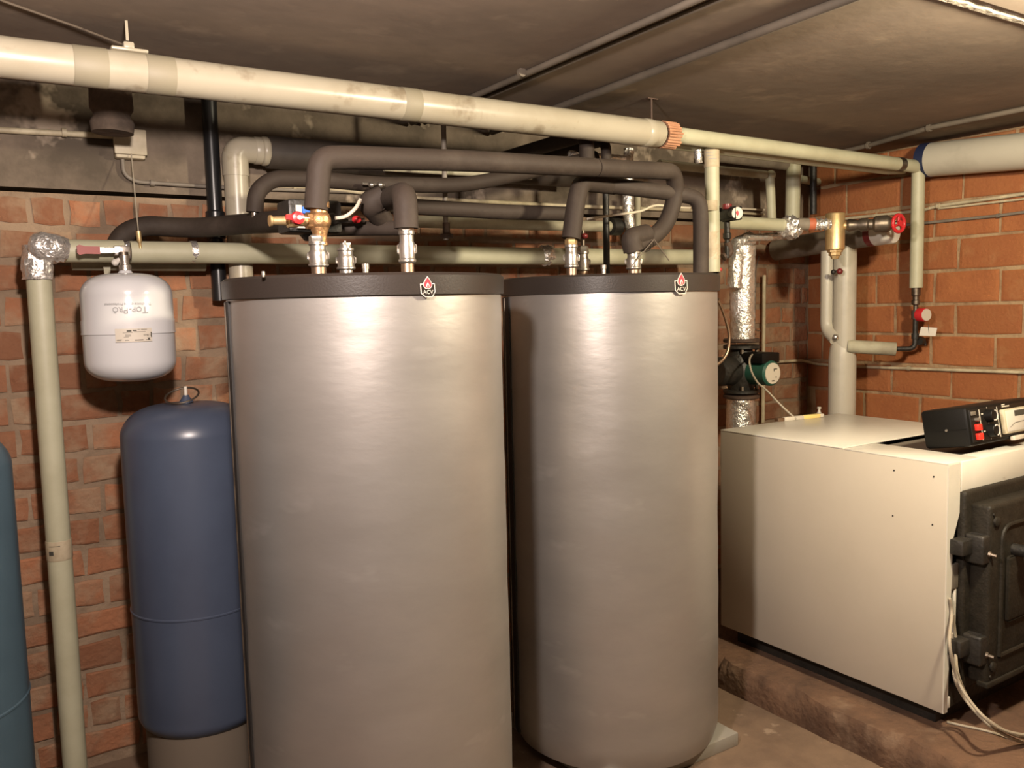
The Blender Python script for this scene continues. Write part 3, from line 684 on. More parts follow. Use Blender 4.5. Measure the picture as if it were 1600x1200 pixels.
# second riser on the farther tank
foam([V(u4.x, u4.y, P(895, 373, 2.02).z), P(900, 315, 2.02), P(908, 284, 2.03), P(960, 290, 2.06)], .0275, .06, 'stout black foam riser above the brass nut on the farther tank')
foam([P(925, 286, 2.06), P(1060, 303, 2.02), P(1093, 310, 1.98), P(1095, 345, 1.98), V(P(1095, 428, 1.98).x, 1.98, ZR_+.0)], .0245, .05, 'black foam pipe turning down into the right side of the farther lid')
foam([P(917, 262, 2.3), V(P(917, 225, 2.3).x, 2.3, 1.985), V(P(917, 225, 2.3).x, 2.888, 1.985)], .025, .05, 'short black foam upstand behind the corrugated end of the drain pipe')
foam([P(947, 262, 2.36), V(P(947, 190, 2.36).x, 2.36, 1.985), V(P(947, 190, 2.36).x, 2.888, 1.985)], .018, .05, 'thinner black foam upstand, right of the short one')
# thin posts
t = thing('support_post', P(947, 400, 2.45), 'thin black iron post behind the farther tank', 'post')
tube([V(P(946, 395, 2.45).x, 2.45, 0), P(946, 240, 2.45)], .012, 0, 12).build('post', 'iron', t)
t = thing('support_rod', P(697, 375, 2.5), 'slim grey rod on a rusty foot behind the nearer tank', 'post')
tube([P(697, 375, 2.5), V(P(696, 280, 2.5).x, 2.5, ZC)], .0085, 0, 12).build('rod', 'greyconduit', t)
MB().lathe([(.022, 0), (.022, .012), (.012, .016), (.012, .05)], P(698, 372, 2.5), (0, 0, 1), 14).build('foot', 'rust', t)
# pale cable loops
tag(MB().sweep(spline([P(524, 341, 1.95), P(540, 338, 1.95), P(555, 326, 1.95), P(563, 312, 1.97)]), .0045, 8).build('flex_cable', 'creamcable'), 'pale flex looping up from the pump to the black foam elbow', 'cable')
tag(MB().sweep(spline([P(918, 342, 2.3), P(960, 336, 2.3), P(1000, 330, 2.3), P(1025, 321, 2.3), P(1060, 324, 2.3), P(1100, 326, 2.4)]), .0042, 8).build('flex_cable', 'creamcable'), 'pale flex wandering behind the riser of the farther tank', 'cable')
# brass cross valve (bright) on the arch
t = thing('drain_valve', P(578, 288, 2.38), 'tiny bright metal fitting on the black arch between the two risers', 'valve')
q = MB(); q.ball(P(580, 289, 2.37), .0085); q.ball(P(594, 289, 2.37), .0095); q.lathe([(.004, 0), (.004, .07)], P(566, 287, 2.375), (1, 0, 0), 8); q.build('body', 'chrome', t)

# brass elbow valve + circulator on the first union
t = thing('brass_elbow_valve', u1, 'cast brass elbow valve with red lever on the left union of the nearer tank', 'valve')
bc = P(499, 345, 1.84)
q = MB(); q.ball(bc, .026, 24); q.lathe([(.019, 0), (.019, .012), (.0235, .014), (.0235, .026), (.021, .028)], bc+V(0, 0, .015), (0, 0, 1), 24); q.lathe([(.022, 0), (.016, .018), (.015, .034), (.017, .036), (.017, .042)], bc+V(0, 0, -.012), (0, 0, -1), 24); q.build('elbow_body', 'bronze', t)
ex = (P(420, 343, 1.84)-P(499, 343, 1.84)).normalized()
q = MB(); q.lathe([(.0185, .012), (.0185, .030), (.0155, .031)], bc, ex, 8, flat=True); q.build('hex_nut', 'bronze', t)
q = MB(); q.lathe([(.012, .028), (.012, .05), (.015, .052), (.015, .072), (.010, .075), (.009, .105), (.012, .107), (.012, .112)], bc, ex, 18); q.build('tail_piece', 'brass', t)
hp = P(464, 341, 1.81)
q = MB(); q.lathe([(.013, -.004), (.015, .002), (.013, .012), (.006, .015)], hp, (0, -1, 0), 20); q.prism([(-.026, -.004), (0, -.006), (0, .008), (-.026, .006)], lambda x, y, d: hp+V(x, d, y), -.008, 0); k_ = q.build('lever', 'red', t)
q = MB(); q.lathe([(.005, .013), (.005, .018)], hp, (0, -1, 0), 12); q.prism([(0, -.002), (.022, -.001), (.022, 0), (0, .003)], lambda x, y, d: hp+V(x, d, y), -.017, -.014); q.build('lever_screw', 'paper', k_)
t = thing('circulator_pump', P(465, 360, 1.98), 'black circulator pump head with blue display behind the brass elbow', 'pump')
MB().box(P(452, 362, 2.0), P(520, 318, 2.06)+V(0, .03, 0), .008).build('pump_head', 'iron', t)
MB().box(P(437, 372, 2.02), P(472, 324, 2.05)+V(0, .03, 0), .012).build('volute', 'steel', t) if False else None
q = MB(); q.lathe([(.03, 0), (.042, .012), (.042, .05), (.03, .06)], P(470, 350, 2.08), (1, 0, 0), 24); q.build('motor', 'iron', t)
MB().box(P(463, 334, 1.992), P(470, 321, 1.998)).build('label_strip', 'paper', t)
MB().box(P(473, 333, 1.992), P(486, 324, 1.998)).build('display', 'blue', t)
MB().box(P(465, 356, 1.985), P(486, 349, 1.996)).build('label_strip', 'paper', t)
q = MB(); q.lathe([(.013, 0), (.016, .02), (.009, .035), (.004, .06)], P(508, 342, 1.97), V(1, .1, -.02), 14); q.build('cable_gland', 'iron', t)
t = thing('stop_valve', P(557, 344, 2.05), 'small valve with a red button handle under the black foam elbow', 'valve')
q = MB(); q.lathe([(.006, -.03), (.006, .03)], P(552, 344, 2.05), (1, 0, 0), 10); q.build('body', 'steel', t)
q = MB(); q.ball(P(557, 343, 2.03), .012, 16, .8); q.build('handle', 'red', t)
t = thing('stop_valve', P(913, 370, 2.2), 'small valve with dark red knob behind the brass nut', 'valve')
q = MB(); q.ball(P(913, 369, 2.16), .012, 16, .8); q.build('handle', 'darkred', t)
q = MB(); q.lathe([(.006, -.03), (.006, .03)], P(911, 375, 2.17), (0, 0, 1), 10); q.build('body', 'steel', t)

# ================================================================== BACKGROUND PIPES
LOWP = tag(tube([P(640, 346, 2.66), P(955, 354, 2.66)], .021, 0, 16).build('lagged_pipe', 'paleold'), 'dusty pale pipe running low behind the slim grey rod', 'pipe')
MB().lathe([(.024, 0), (.034, .006), (.034, .05), (.026, .056)], P(952, 354, 2.66), (1, 0, 0), 18).build('pipe_cap', 'iron', LOWP)
tag(tube([P(600, 262, 2.66), P(830, 276, 2.66)], .012, 0, 12).build('lagged_pipe', 'paleold'), 'thin dusty pipe glimpsed just under the main black pipe', 'pipe')
t = thing('foil_pipe', P(984, 385, 2.62), 'crumpled foil wrapped pipe standing behind the loop of black foam', 'pipe')
foil([P(982, 232, 2.62), P(982, 262, 2.62)], .019, jit=.18).build('foil_wrap', 'foil', t)
foil([P(982, 262, 2.62), P(981, 330, 2.62), P(987, 376, 2.62)], .021, jit=.09).build('foil_wrap', 'foil', t)
tag(tube([P(996, 300, 2.7), V(P(996, 400, 2.7).x, 2.7, 0)], .013, 0, 12).build('lagged_pipe', 'paleold'), 'slim pale pipe close behind the foil wrapped one', 'pipe')
foil([P(890, 240, 2.5), P(975, 248, 2.5), P(982, 246, 2.62)], .011, jit=.2).build('foil_wrap', 'foil', t)
t = thing('lagged_pipe', P(1112, 420, 2.25), 'pale pipe dropping from the tee beside the tank, patched with paper labels', 'pipe')
tube([P(1112, 232, 2.25), P(1114, 425, 2.25)], .0265, 0, 20).build('pipe_lagging', 'pale', t)
MB().lathe([(.0272, 0), (.028, .003), (.028, .06), (.0272, .063)], P(1112, 262, 2.25), (0, 0, 1), 22).build('paper_label', 'labelpaper', t)
q = MB(); cc = P(1112, 245, 2.25); al = math.atan2(-cc.y, -cc.x)
for (x, y, w_) in ((-.008, .012, .03), (-.006, .0, .026), (.004, -.01, .03)):
    a_, b_ = grid_quad(w_, .0018, 3); wrap(q, [(x+i, y+j) for i, j in a_], b_, (cc.x, cc.y), al, cc.z, .0288)
q.build('label_print', 'greyink', t)
MB().lathe([(.0272, 0), (.0285, .003), (.0285, .035), (.0272, .037)], P(1110, 330, 2.25), (0, 0, 1), 22).build('paper_label', 'labelpaper', t)
foil([P(1112, 362, 2.25), P(1114, 405, 2.25)], .0272, jit=.07).build('torn_wrap', 'foil', t).data.materials[0] = MT['labelpaper']
foil([P(1090, 234, 2.25), P(1092, 255, 2.25)], .012, jit=.2).build('foil_patch', 'foil', t)
t = thing('lagged_pipe', P(1203, 338, 2.72), 'pale pipe running along the beam then dropping left of the fatter drop pipe', 'pipe')
tube([P(1030, 256, 2.72), P(1196, 273, 2.72)], .0185, 0, 14).build('pipe_lagging', 'paleold', t)
tube([P(1203, 275, 2.72), P(1206, 345, 2.72)], .021, 0, 14).build('drop_lagging', 'pale', t)
MB().ball(P(1204, 274, 2.72), .024).build('elbow', 'pale', t)
t = thing('lagged_pipe', P(1238, 350, 2.72), 'fatter pale drop pipe above the crumpled foil joint', 'pipe')
tube([P(1110, 242, 2.74), P(1238, 258, 2.74)], .028, 0, 16).build('header', 'dirtlag', t)
tube([P(1240, 250, 2.72), P(1238, 352, 2.72)], .034, 0, 18).build('drop_lagging', 'pale', t)
tag(tube([P(1271, 225, 2.78), P(1271, 335, 2.78)], .017, 0, 14).build('iron_pipe', 'iron'), 'straight black pipe between the fat pale drop and the corner', 'pipe')
t = thing('lagged_pipe', P(1290, 285, 2.84), 'cut pale pipe stub by the brick corner', 'pipe')
tube([P(1250, 280, 2.84), P(1299, 288, 2.84)], .020, 0, 16).build('pipe_lagging', 'pale', t)
MB().sweep(spline([P(1297, 292, 2.86), P(1296, 300, 2.89), P(1292, 312, 2.89), P(1287, 331, 2.89)]), .003, 6).build('cable_end', 'creamcable', t)
for (y0_, lab, m_) in ((327, 'upper of two cream cables beside the round white gauge', 'creamcable'), (334, 'lower of two cream cables beside the round white gauge', 'conduit')):
    tag(tube([P(1140, y0_-2, 2.86), P(1194, y0_+1, 2.86)], .005, 0, 10).build('wall_cable', m_), lab, 'cable')

# safety gauge on the drop pipe
t = thing('pressure_gauge', P(1145, 400, 2.22), 'round white dialled gauge with red cap on a dark brass stem', 'gauge')
q = MB(); q.box(P(1122, 344, 2.24), P(1150, 326, 2.18)+V(0, -.02, 0), .006); q.lathe([(.011, 0), (.011, .05), (.015, .052), (.015, .07), (.009, .075), (.009, .14)], P(1136, 342, 2.21), (0, 0, -1), 14); q.build('body', 'iron', t)
MB().lathe([(.016, 0), (.018, .003), (.017, .018)], P(1136, 327, 2.20), (0, 0, 1), 18).build('red_cap', 'darkred', t)
gd = V(-.35, -1, -.05).normalized(); gp = P(1151, 333, 2.16)
g = MB().lathe([(.020, -.03), (.0235, -.024), (.0235, .002), (.0225, .004)], gp, gd, 28).build('gauge_case', 'iron', t)
MB().lathe([(.0215, .004), (.0212, .006)], gp, gd, 28).build('dial', 'cream', g)
u_, v__, d_ = frame(gd)
MB().prism([(-.005, -.004), (0, -.011), (.005, -.003), (.006, .004), (.001, .010), (-.004, .005)], lambda x, y, d: gp+gd*(.006+d)+u_*x+V(0, 0, 1)*y, 0, .0006).build('dial_mark', 'flamered', g)
q = MB(); q.sweep(fillet([P(1136, 378, 2.21), P(1142, 395, 2.21), P(1130, 402, 2.22)], .02), .014, 12); q.build('tee', 'rust', t)
t = thing('drain_valve', P(1120, 425, 2.26), 'tiny dark valve with red tip just above the right edge of the farther lid', 'valve')
MB().lathe([(.012, -.022), (.012, .022)], P(1119, 418, 2.26), (0, 0, 1), 12).build('body', 'iron', t)
MB().ball(P(1125, 421, 2.24), .0075, 12).build('tip', 'red', t)

# ================================================================== RISER WITH GREEN PUMP
XPp = P(1160, 480, 2.55).x; YPp = 2.55
def zp(y, x=1160): return aY(x, y, YPp).z
t = thing('heating_pump', (XPp, YPp, .93), 'green motor heating pump between black flanges on a foil wrapped riser', 'pump')
foil([(XPp, YPp, zp(530)), (XPp, YPp, zp(385))], .055, rf=lambda f: .95+.1*max(0, f-.8)*3, jit=.055, step=.012, seg=28).build('upper_foil', 'foil', t)
foil([(XPp-.012, YPp, .11), (XPp-.012, YPp, zp(622))], .060, jit=.04, step=.012, seg=28).build('lower_foil', 'foil', t)
foil([(XPp-.07, YPp-.02, zp(450)), (XPp-.06, YPp-.02, zp(410)), (XPp-.03, YPp, zp(382)), (XPp+.05, YPp, zp(372))], .030, jit=.12, step=.014).build('foil_patch', 'foil', t)
foil([P(1165, 372, 2.52), P(1235, 368, 2.50)], .016, jit=.12).build('foil_patch', 'foil', t)
for (ya, m_) in ((532, 'rust'), (542, 'iron'), (611, 'iron'), (619, 'rust')):
    MB().lathe([(.072, 0), (.077, .003), (.077, .014), (.072, .017)], (XPp-.006, YPp, zp(ya)-.008), (0, 0, 1), 32).build('flange', m_, t)
for s_ in (-1, 1):
    for yy in (547, 606):
        MB().lathe([(.008, -.012), (.008, .012)], (XPp-.006+s_*.045, YPp-.045, zp(yy)), (0, 0, 1), 6).build('bolt', 'steel', t)
q = MB(); q.lathe([(.05, zp(612)), (.058, zp(602)), (.072, zp(592)), (.078, zp(578)), (.070, zp(562)), (.05, zp(548)), (.048, zp(544))], (XPp-.01, YPp, 0), (0, 0, 1), 28)
q.lathe([(.055, 0), (.062, .02), (.062, .10), (.05, .11)], (XPp-.03, YPp, zp(578)), (-1, .1, 0), 24); q.build('pump_body', 'iron', t)
md = V(.86, -.5, 0).normalized()
md = V(-.03, -1, 0).normalized()
mo = V(XPp, YPp, zp(580))
q = MB(); q.lathe([(.068, .02), (.072, .045), (.060, .05)], mo, md, 32); q.build('motor_flange', 'iron', t)
mg = MB().lathe([(.058, .045), (.058, .052), (.053, .055), (.053, .160), (.047, .167)], mo, md, 32).build('motor', 'pumpgreen', t)
MB().lathe([(.044, .167), (.0435, .170)], mo, md, 32).build('face_plate', 'cream', mg)
fu = V(1, -.03, 0); fc = mo+md*.1705
q = MB()
for (x0, x1, z0_, z1_) in ((.004, .024, .016, .020), (.004, .008, .009, .017), (-.008, .008, -.033, -.029), (.016, .020, -.02, -.012)):
    q.prism([(x0, z0_), (x1, z0_), (x1, z1_), (x0, z1_)], lambda x, y, d: fc+fu*x+V(0, 0, y)+md*d, 0, .0006)
q.build('face_print', 'ink', mg)
mxx = Matrix.Translation(mo) @ Matrix(((md.x, -md.y, 0, 0), (md.y, md.x, 0, 0), (0, 0, 1, 0), (0, 0, 0, 1)))
MB().box((.02, -.052, .042), (.160, .052, .085), .005, mxx).build('terminal_box', 'device', t)
q = MB(); q.box((.022, -.062, -.03), (.04, -.05, .07), .004, mxx); q.build('bracket', 'iron', t)
tag(MB().sweep(spline([P(1176, 553, 2.46), P(1171, 562, 2.36), P(1174, 580, 2.34), P(1184, 598, 2.34), P(1198, 610, 2.33), P(1220, 633, 2.28), aZ(1244, 655, .938)]), .004, 8).build('flex_cable', 'cable'), 'grey flex from the green pump down to the boiler top', 'cable')
tag(MB().sweep(spline([P(1122, 468, 2.2), P(1131, 490, 2.22), P(1139, 520, 2.22), P(1138, 545, 2.22), P(1131, 560, 2.22), P(1120, 570, 2.22)]), .0058, 10).build('copper_tube', 'copperish'), 'thin copper tube looping out behind the farther tank', 'tube')
tag(tube([P(1194, 430, 2.86), P(1192, 660, 2.86)], .009, 0, 10).build('wall_conduit', 'conduit'), 'pale upright conduit on the brick behind the green pump', 'conduit')
tag(tube([P(1186, 400, 2.84), P(1181, 420, 2.84), P(1179, 516, 2.84), P(1188, 517, 2.84)], .003, .02, 6).build('wall_wire', 'wire'), 'thin black wire beside the foil riser', 'wire')

# ================================================================== PIPE TRAIN WITH BRASS SEPARATOR
g0, g1, g2, g3 = P(1128, 347, 2.46), P(1226, 352, 2.42), P(1305, 353, 2.30), P(1402, 349, 2.10)
tr = g3-g1
t = thing('air_separator', V(g2.x, g2.y, P(1304, 408, 2.3).z), 'upright brass air separator between a foil joint and a red wheel', 'separator')
tube([g0, g1], .0265, 0, 20).build('inlet_lagging', 'pale', t)
foil([P(1222, 353, 2.42), P(1236, 356, 2.41), P(1248, 358, 2.40)], .044, rf=lambda f: .75+.3*math.sin(PI*f), jit=.2, step=.007, seg=22).build('foil_joint', 'foil', t)
dx = (g2-g1).normalized()
c0 = P(1246, 350, 2.38)
MB().lathe([(.025, 0), (.025, .05)], c0, dx, 20).build('coupling', 'dirtlag', t)
MB().lathe([(.0255, .045), (.026, .048), (.026, .068), (.0245, .072)], c0, dx, 20).build('rubber_ring', 'orange', t)
foil([c0+dx*.07, c0+dx*.135], .026, rf=lambda f: .9+.12*math.sin(f*19), jit=.05, step=.006).build('foil_sleeve', 'foil', t)
pt = P(1304, 333, 2.3); pb = P(1304, 391, 2.3); Rz = px2m(14.5, g2)
MB().lathe([(Rz*.9, pb.z), (Rz, pb.z+.004), (Rz, pt.z-.004), (Rz*.93, pt.z), (Rz*.8, pt.z)], (g2.x, g2.y, 0), (0, 0, 1), 36).build('separator_body', 'brass', t)
MB().lathe([(Rz*.82, 0), (Rz*.82, .008), (Rz*.66, .010), (Rz*.66, .022), (Rz*.5, .024), (Rz*.4, .036), (Rz*.15, .038)], (g2.x, g2.y, pb.z), (0, 0, -1), 8).build('drain_plug', 'brass', t)
for s_ in (-1, 1):
    MB().lathe([(.016, Rz*.85), (.017, Rz*1.2), (.012, Rz*1.35)], g2, (dx if s_ < 0 else (g3-g2))*s_*(1), 18).build('port', 'brass', t) if s_ < 0 else MB().lathe([(.016, Rz*.85), (.017, Rz*1.3), (.012, Rz*1.4)], g2, (g3-g2), 18).build('port', 'brass', t)
d3 = (g3-g2).normalized()
q = MB(); q.lathe([(.022, .045), (.027, .055), (.023, .07), (.021, .09), (.027, .10), (.027, .125), (.022, .13), (.022, .145), (.034, .155), (.036, .20), (.026, .215), (.011, .225), (.009, (g3-g2).length)], g2, d3, 20); q.build('valve_body', 'steel', t)
MB().ball(g2+d3*.105+V(-.005, -.02, 0), .012).build('bleed_knob', 'iron', t)
wh = P(1404, 349, 2.1); wd = V(-.38, -.92, 0).normalized(); wd = (d3*.75+V(-.5, -.4, 0)).normalized()
q = MB(); q.torus(wh, wd, .034, .0075, 36, 10); u_, v__, d_ = frame(wd)
for k in range(3):
    a = k*2*PI/3+.5; q.sweep([wh, wh+(u_*math.cos(a)+v__*math.sin(a))*.034], .006, 8)
q.lathe([(.012, -.01), (.012, .01)], wh, wd, 14); q.build('hand_wheel', 'red', t)

# fat header along the orange wall + drop to the boiler
XH = 3.40
h0, h1 = aX(1228, 388, XH), aX(1396, 361, XH); hd_ = (h1-h0).normalized()
t = thing('header_pipe', aX(1321, 648, XH), 'fat grey header along the orange wall with twin white drops behind the boiler', 'pipe')
Lh = (h1-h0).length
MB().sweep([h0-hd_*.06, h1-hd_*.115], .052, 28).build('header', 'dirtlag', t)
MB().sweep([h1-hd_*.115, h1-hd_*.085], .0525, 28).build('red_band', 'darkred', t)
MB().lathe([(.0525, -.085), (.0525, -.004), (.050, 0), (.046, .001)], h1, hd_, 28).build('end_cap', 'paper', t)
cA, cB = aX(1321, 400, XH), aX(1321, 530, XH)
ra = px2m(17, cA)
xq = aX(1320, 470, XH)
tube([V(XH, xq.y, h0.z+.0), V(XH, xq.y, aX(1320, 560, XH).z)], px2m(17, xq), 0, 24).build('upper_drop', 'greylag', t)
lo_c = aX(1316, 590, XH)
q = MB(); rl = px2m(20.5, lo_c); q.lathe([(rl, 0), (rl, aX(1316, 560, XH).z-.11), (rl*.93, aX(1316, 545, XH).z-.11), (rl*.80, aX(1316, 533, XH).z-.11)], (XH, lo_c.y, .11), (0, 0, 1), 28); q.build('lower_drop', 'greylag', t)
s0 = aX(1295, 405, XH-.02); 
tube([V(XH-.03, s0.y, h0.z-.03), V(XH-.03, s0.y, aX(1295, 515, XH-.03).z), aX(1306, 530, XH-.05)], px2m(10, s0), .05, 18).build('side_drop', 'greylag', t)
MB().ball(aX(1305, 527, XH-.06), .016, 16).build('elbow_joint', 'chrome', t)
kz = aX(1308, 424, XH-.08)
q = MB(); q.lathe([(.006, -.02), (.006, .03)], kz, V(-.6, -.8, 0), 8); q.build('air_cock', 'iron', t)
q = MB(); q.ball(aX(1312, 424, XH-.1), .014, 16); q.build('knob', 'darkred', t)
q = MB(); q.ball(aX(1302, 425, XH-.1), .011, 16); q.build('cock_body', 'iron', t)
tag(MB().sweep([aX(1324, 541, XH-.02), V(XV-.075, YV+.045, z2)], .030, 20).build('lagged_pipe', 'paleold'), 'short level pale pipe joining the white drop to the red gauge', 'pipe')

# conduits on the right wall
XW = 3.695
conduit('wall_conduit', [aX(1300, 344, XW), aX(1440, 329, XW), aX(1465, 322, XW), aX(1600, 303, XW), aX(1700, 290, XW), V(XW, -.5, aX(1700, 290, XW).z)], .0075, 'conduit', 'cream conduit crossing the orange wall behind the drop pipe', [aX(1466, 322, XW-.004)], clipdir=(.6, 0, 0))
conduit('wall_conduit', [aX(1466, 326, XW), aX(1590, 312, XW), aX(1700, 297, XW), V(XW, -.5, aX(1700, 297, XW).z)], .005, 'conduit', 'thin cream cable just under the upper conduit on the orange wall')
conduit('wall_conduit', [aX(1410, 352, XW), aX(1450, 348, XW), aX(1560, 337, XW), aX(1700, 318, XW), V(XW, -.5, aX(1700, 318, XW).z)], .0065, 'greyconduit', 'grey conduit below the cream one on the orange wall', [aX(1560, 337, XW)], clipdir=(.6, 0, 0))
conduit('wall_conduit', [P(1205, 566, 2.885), P(1254, 563, 2.885), aX(1275, 569, XW), aX(1340, 573, XW), aX(1600, 582, XW), aX(1700, 586, XW), V(XW, -.5, aX(1700, 586, XW).z)], .0075, 'conduit', 'long cream conduit low on the walls, passing behind the white drop', [aX(1420, 575.5, XW)], clipdir=(.6, 0, 0))

# ================================================================== BOILER
BX0, BX1, BY0, BY1, BZ0, BZ1 = 2.39, 3.09, 1.374, 2.26, .172, .928
t = thing('boiler', ((BX0+BX1)/2, (BY0+BY1)/2, .11), 'cream boiler with black cast iron door standing on the brown plinth', 'boiler')
MB().box((BX0+.05, BY0+.05, .109), (BX1-.05, BY1-.04, .30), 0).build('base_frame', 'iron', t)
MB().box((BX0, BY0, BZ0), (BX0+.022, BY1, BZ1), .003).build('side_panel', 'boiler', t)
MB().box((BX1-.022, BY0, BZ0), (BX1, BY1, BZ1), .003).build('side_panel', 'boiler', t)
MB().box((BX0, BY0-.002, BZ0+.0), (BX0+.008, BY0+.01, BZ1-.004), .002).build('panel_edge', 'boilertop', t) if False else None
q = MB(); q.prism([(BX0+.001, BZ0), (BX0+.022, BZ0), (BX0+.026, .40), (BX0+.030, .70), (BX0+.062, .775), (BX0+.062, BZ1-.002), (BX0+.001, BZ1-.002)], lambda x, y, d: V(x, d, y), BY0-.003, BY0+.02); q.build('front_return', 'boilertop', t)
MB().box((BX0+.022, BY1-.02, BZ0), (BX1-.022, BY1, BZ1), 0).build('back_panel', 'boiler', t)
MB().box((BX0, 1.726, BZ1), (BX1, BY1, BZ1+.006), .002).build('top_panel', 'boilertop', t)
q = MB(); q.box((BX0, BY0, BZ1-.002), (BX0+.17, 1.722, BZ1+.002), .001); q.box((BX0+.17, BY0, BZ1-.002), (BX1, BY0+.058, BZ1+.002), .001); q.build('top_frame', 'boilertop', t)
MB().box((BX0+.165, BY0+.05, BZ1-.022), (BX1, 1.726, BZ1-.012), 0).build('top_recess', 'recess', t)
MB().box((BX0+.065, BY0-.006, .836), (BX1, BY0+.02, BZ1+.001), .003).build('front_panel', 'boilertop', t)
MB().box((BX0+.024, BY0+.012, BZ0), (BX1-.024, BY0+.05, .84), 0).build('front_plate', 'cast', t)
MB().box((BX0+.028, BY0-.006, .55), (BX0+.06, BY0+.012, .625), .002).build('spacer_block', 'recess', t)
MB().box((BX0+.046, BY0-.003, .40), (BX0+.056, BY0+.006, .55), .001).build('rail', 'boilertop', t)
MB().box((BX0+.022, BY0-.004, BZ0+.012), (BX0+.034, BY0+.005, BZ0+.045), .001).build('foot_clip', 'paper', t)
# cast door
DX0, DY = 2.483, 1.295
dr_ = MB(); dr_.box((2.452, 1.352, .235), (3.06, 1.384, .842), .01, seg=3); dr_.box((DX0, DY, .262), (3.03, 1.36, .805), .012, seg=3)
dr_.box((DX0-.004, DY-.006, .255), (3.034, DY+.03, .272), .004)
door = dr_.build('door', 'cast', t)
rim = []
for (x, z) in ((2.545, .34), (2.545, .735), (3.0, .735), (3.0, .34)): rim.append(V(x, DY-.001, z))
MB().sweep(fillet(rim+[rim[0]], .05), .007, 8, cap=False).build('raised_rim', 'cast', door)
for (x, z) in ((2.512, .755), (2.512, .315)):
    MB().lathe([(.016, -.002), (.015, .006), (.008, .010)], (x, DY, z), (0, -1, 0), 20).build('rivet', 'cast', door)
for (x, z) in ((2.497, .778), (2.50, .287)):
    MB().lathe([(.005, -.002), (.004, .004)], (x, DY, z), (0, -1, 0), 10).build('rivet', 'cast', door)
q = MB(); q.lathe([(.018, -.03), (.018, .03), (.030, .034), (.034, .045), (.030, .058), (.01, .062)], (2.615, DY-.01, .655), (0, -1, 0), 24); q.build('door_knob', 'iron', door)
q = MB(); q.box((2.57, DY-.012, .44), (2.95, DY, .64), .01, seg=3); q.build('door_panel', 'cast', door)
def hinge(z0_, z1_):
    hx0, hx1 = 2.402, 2.512
    q = MB(); q.box((hx0+.05, 1.298, z0_), (hx1, 1.356, z1_), .007, seg=3); q.box((hx0, 1.33, z0_+.028), (hx0+.06, 1.372, z1_-.012), .005); h_ = q.build('hinge', 'iron', t)
    MB().box((hx0+.062, 1.312, z1_-.001), (hx0+.092, 1.342, z1_+.0012)).build('slot', 'seam', h_)
    MB().lathe([(.009, 0), (.009, .007), (.005, .008), (.005, .022)], (hx1-.03, 1.30, (z0_+z1_)/2-.012), (.35, -1, -.2), 8).build('hinge_bolt', 'steel', h_)
hinge(.632, .718); hinge(.325, .415)
for px, py in ((1397, 735), (1459, 745), (1395, 806), (1457, 820)):
    p = aX(px, py, BX0); MB().lathe([(.0028, -.001), (.0028, .0006)], p, (-1, 0, 0), 10).build('screw_hole', 'seam', t)

# cables at the corner of the boiler
cs = [[(1484, 935), (1487, 960), (1484, 1010), (1500, 1070), (1535, 1118), (1570, 1142), (1640, 1155)],
      [(1489, 960), (1493, 1000), (1496, 1050), (1515, 1095), (1545, 1126), (1590, 1150), (1650, 1160)],
      [(1487, 990), (1491, 1030), (1492, 1060), (1510, 1095), (1550, 1136), (1600, 1160), (1660, 1166)]]
for c_, lab in zip(cs, ('first grey cable drooping from the boiler corner to the plinth, leftmost', 'second grey cable drooping from the boiler corner, middle of three', 'third grey cable drooping from the boiler corner, rightmost of three')):
    pts = []
    for i, (x, y) in enumerate(c_):
        if i < 2: pts.append(aY(x, y, 1.366-.004*i))
        elif i < 4: pts.append(aY(x, y, 1.35-.012*i))
        else:
            p = aY(x, y, 1.30-.02*i)
            if p.z < .118: p = aZ(x, y, .118)
            pts.append(p)
    tag(MB().sweep(spline(pts, 8), .0048, 8).build('power_cable', 'cable'), lab, 'cable', 'boiler cables')
tag(MB().sweep(spline([aZ(1480, 1128, .114), aZ(1500, 1133, .114), aZ(1545, 1143, .114), aZ(1600, 1160, .114), aZ(1680, 1180, .114)]), .004, 8).build('power_cable', 'cable'), 'flat lying grey cable along the plinth below the boiler', 'cable')

# control box on the boiler
b0 = V(2.57, 1.553, .93); bf = V(2.57, 1.401, .957)
ey = (b0-bf).normalized(); exx = V(1, 0, 0); ezz = exx.cross(ey)
if ezz.z < 0: ezz = -ezz
MX = Matrix(((exx.x, ey.x, ezz.x, bf.x), (exx.y, ey.y, ezz.y, bf.y), (exx.z, ey.z, ezz.z, bf.z), (0, 0, 0, 1)))
t = thing('control_unit', b0, 'black control unit with red buttons and dials lying on the boiler top', 'control unit')
Wd, Dd, Hd = .46, .155, .122
q = MB(); q.box((0, .004, 0), (Wd, Dd, Hd), .010, MX); q.box((-.0008, .012, Hd*.45-.001), (Wd, Dd-.008, Hd*.45+.001), 0, MX); q.build('case', 'device', t)
q = MB(); q.box((.01, 0, .012), (Wd-.01, .008, Hd-.01), .002, MX); fr = q.build('front_plate', 'devicefront', t)
def fp(x, z, d=0): return MX @ V(x, -d, z)
MB().lathe([(.0045, -.001), (.004, .003)], MX @ V(0, .075, Hd*.45), (-1, 0, 0), 12).build('case_screw', 'chrome', t)
for z in (.056, .028):
    MB().box((.026, -.012, z-.010), (.050, .002, z+.010), .002, MX).build('red_button', 'redbtn', t)
MB().lathe([(.006, 0), (.006, .012), (.003, .014)], fp(.036, .080), (MX.to_3x3() @ V(0, -1, 0)), 12).build('toggle', 'chrome', t)
MB().box((.014, -.003, .094), (.040, .002, .106), .001, MX).build('name_plate', 'recess', t)
q = MB()
for x in (.062, .165): q.box((x-.0016, -.0012, .014), (x+.0016, .001, Hd-.013), 0, MX)
q.build('front_line', 'cream', t)
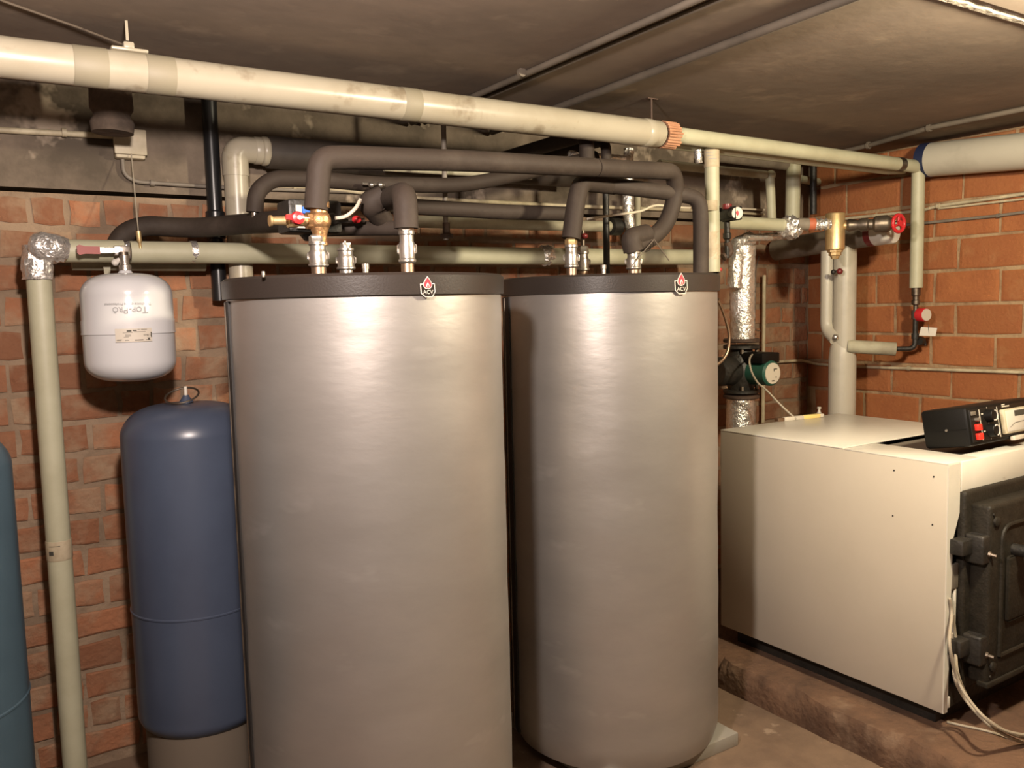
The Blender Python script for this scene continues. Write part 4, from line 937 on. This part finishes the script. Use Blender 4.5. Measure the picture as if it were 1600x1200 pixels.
for x, z, k in ((.108, .086, 1), (.108, .040, 0)):
    kb = MB().lathe([(.021, 0), (.019, .020), (.017, .022)], fp(x, z), (MX.to_3x3() @ V(0, -1, 0)), 24).build('knob', 'device', t)
    a0_, a1_ = (-2.0, 1.4) if k else (-1.6, 2.2)
    arc = [fp(x+.0155*math.cos(a0_+(a1_-a0_)*i/16), z+.0155*math.sin(a0_+(a1_-a0_)*i/16), .0225) for i in range(17)]
    MB().sweep(arc, .0022, 6).build('knob_mark', 'badgewhite', kb)
q = MB()
for (x0, x1, z0_, z1_) in ((.1075, .109, .109, .113), (.1075, .109, .060, .066), (.1075, .109, .012, .017), (.136, .152, .040, .045), (.142, .146, .026, .031), (.072, .082, .092, .096), (.072, .082, .038, .042)):
    q.prism([(x0, z0_), (x1, z0_), (x1, z1_), (x0, z1_)], lambda x, y, d: fp(x, y, d), .0002, .001)
for (x0, x1, z0_, z1_) in ((.196, .214, .1105, .1145), (.196, .240, .1045, .1085)):
    q.prism([(x0, z0_), (x1, z0_), (x1, z1_), (x0, z1_)], lambda x, y, d: fp(x, y, d), .0002, .001)
q.build('front_print', 'cream', t)
q = MB(); q.lathe([(.010, 0), (.008, .012)], fp(.142, .082), (MX.to_3x3() @ V(0, -1, 0)), 14); q.build('small_knob', 'device', t)
q = MB(); q.box((.178, -.014, .020), (.315, .002, .098), .004, MX); mt_ = q.build('meter', 'beige', t)
MB().box((.186, -.0155, .026), (.307, -.013, .093), .001, MX).build('meter_dial', 'paper', mt_)
q = MB(); q.prism([(.236, .072), (.307, .072), (.307, .090), (.236, .090)], lambda x, y, d: fp(x, y, d), .0156, .0162); q.sweep([fp(.20, .04, .0165), fp(.23, .052, .0165), fp(.29, .054, .0165)], .0006, 5); q.build('meter_print', 'ink', mt_)
MB().box((.225, -.012, -.004), (.29, .004, .010), .002, MX).build('latch', 'cream', t)

# folding rule left on the boiler top
t = thing('folding_rule', aZ(1250, 655, .935), 'yellow and white folding rule lying at the back of the boiler top', 'rule')
ra_, rb_ = aZ(1213, 659, .934), aZ(1285, 651.5, .934); rd = (rb_-ra_).normalized(); rn = V(-rd.y, rd.x, 0); Lr = (rb_-ra_).length
def rbx(f0, f1, z0_, z1_, nm, m_):
    Mr = Matrix(((rd.x, rn.x, 0, ra_.x), (rd.y, rn.y, 0, ra_.y), (0, 0, 1, .934), (0, 0, 0, 1)))
    MB().box((Lr*f0, -.010, z0_), (Lr*f1, .010, z1_), .002, Mr).build(nm, m_, t)
rbx(0, .14, 0, .015, 'hinge_end', 'copperish'); rbx(.14, .56, 0, .015, 'white_section', 'cream'); rbx(.56, .92, 0, .015, 'yellow_section', 'yellow'); rbx(.92, 1, .001, .014, 'tip', 'cream')
p = aZ(1283, 648, .934)
tag(MB().lathe([(.010, 0), (.012, .004), (.006, .012), (.005, .022), (.009, .026), (.008, .032)], (p.x, p.y+.01, .934), (0, 0, 1), 14).build('small_stopper', 'greylag'), 'little pale stopper standing beside the folding rule', 'stopper')
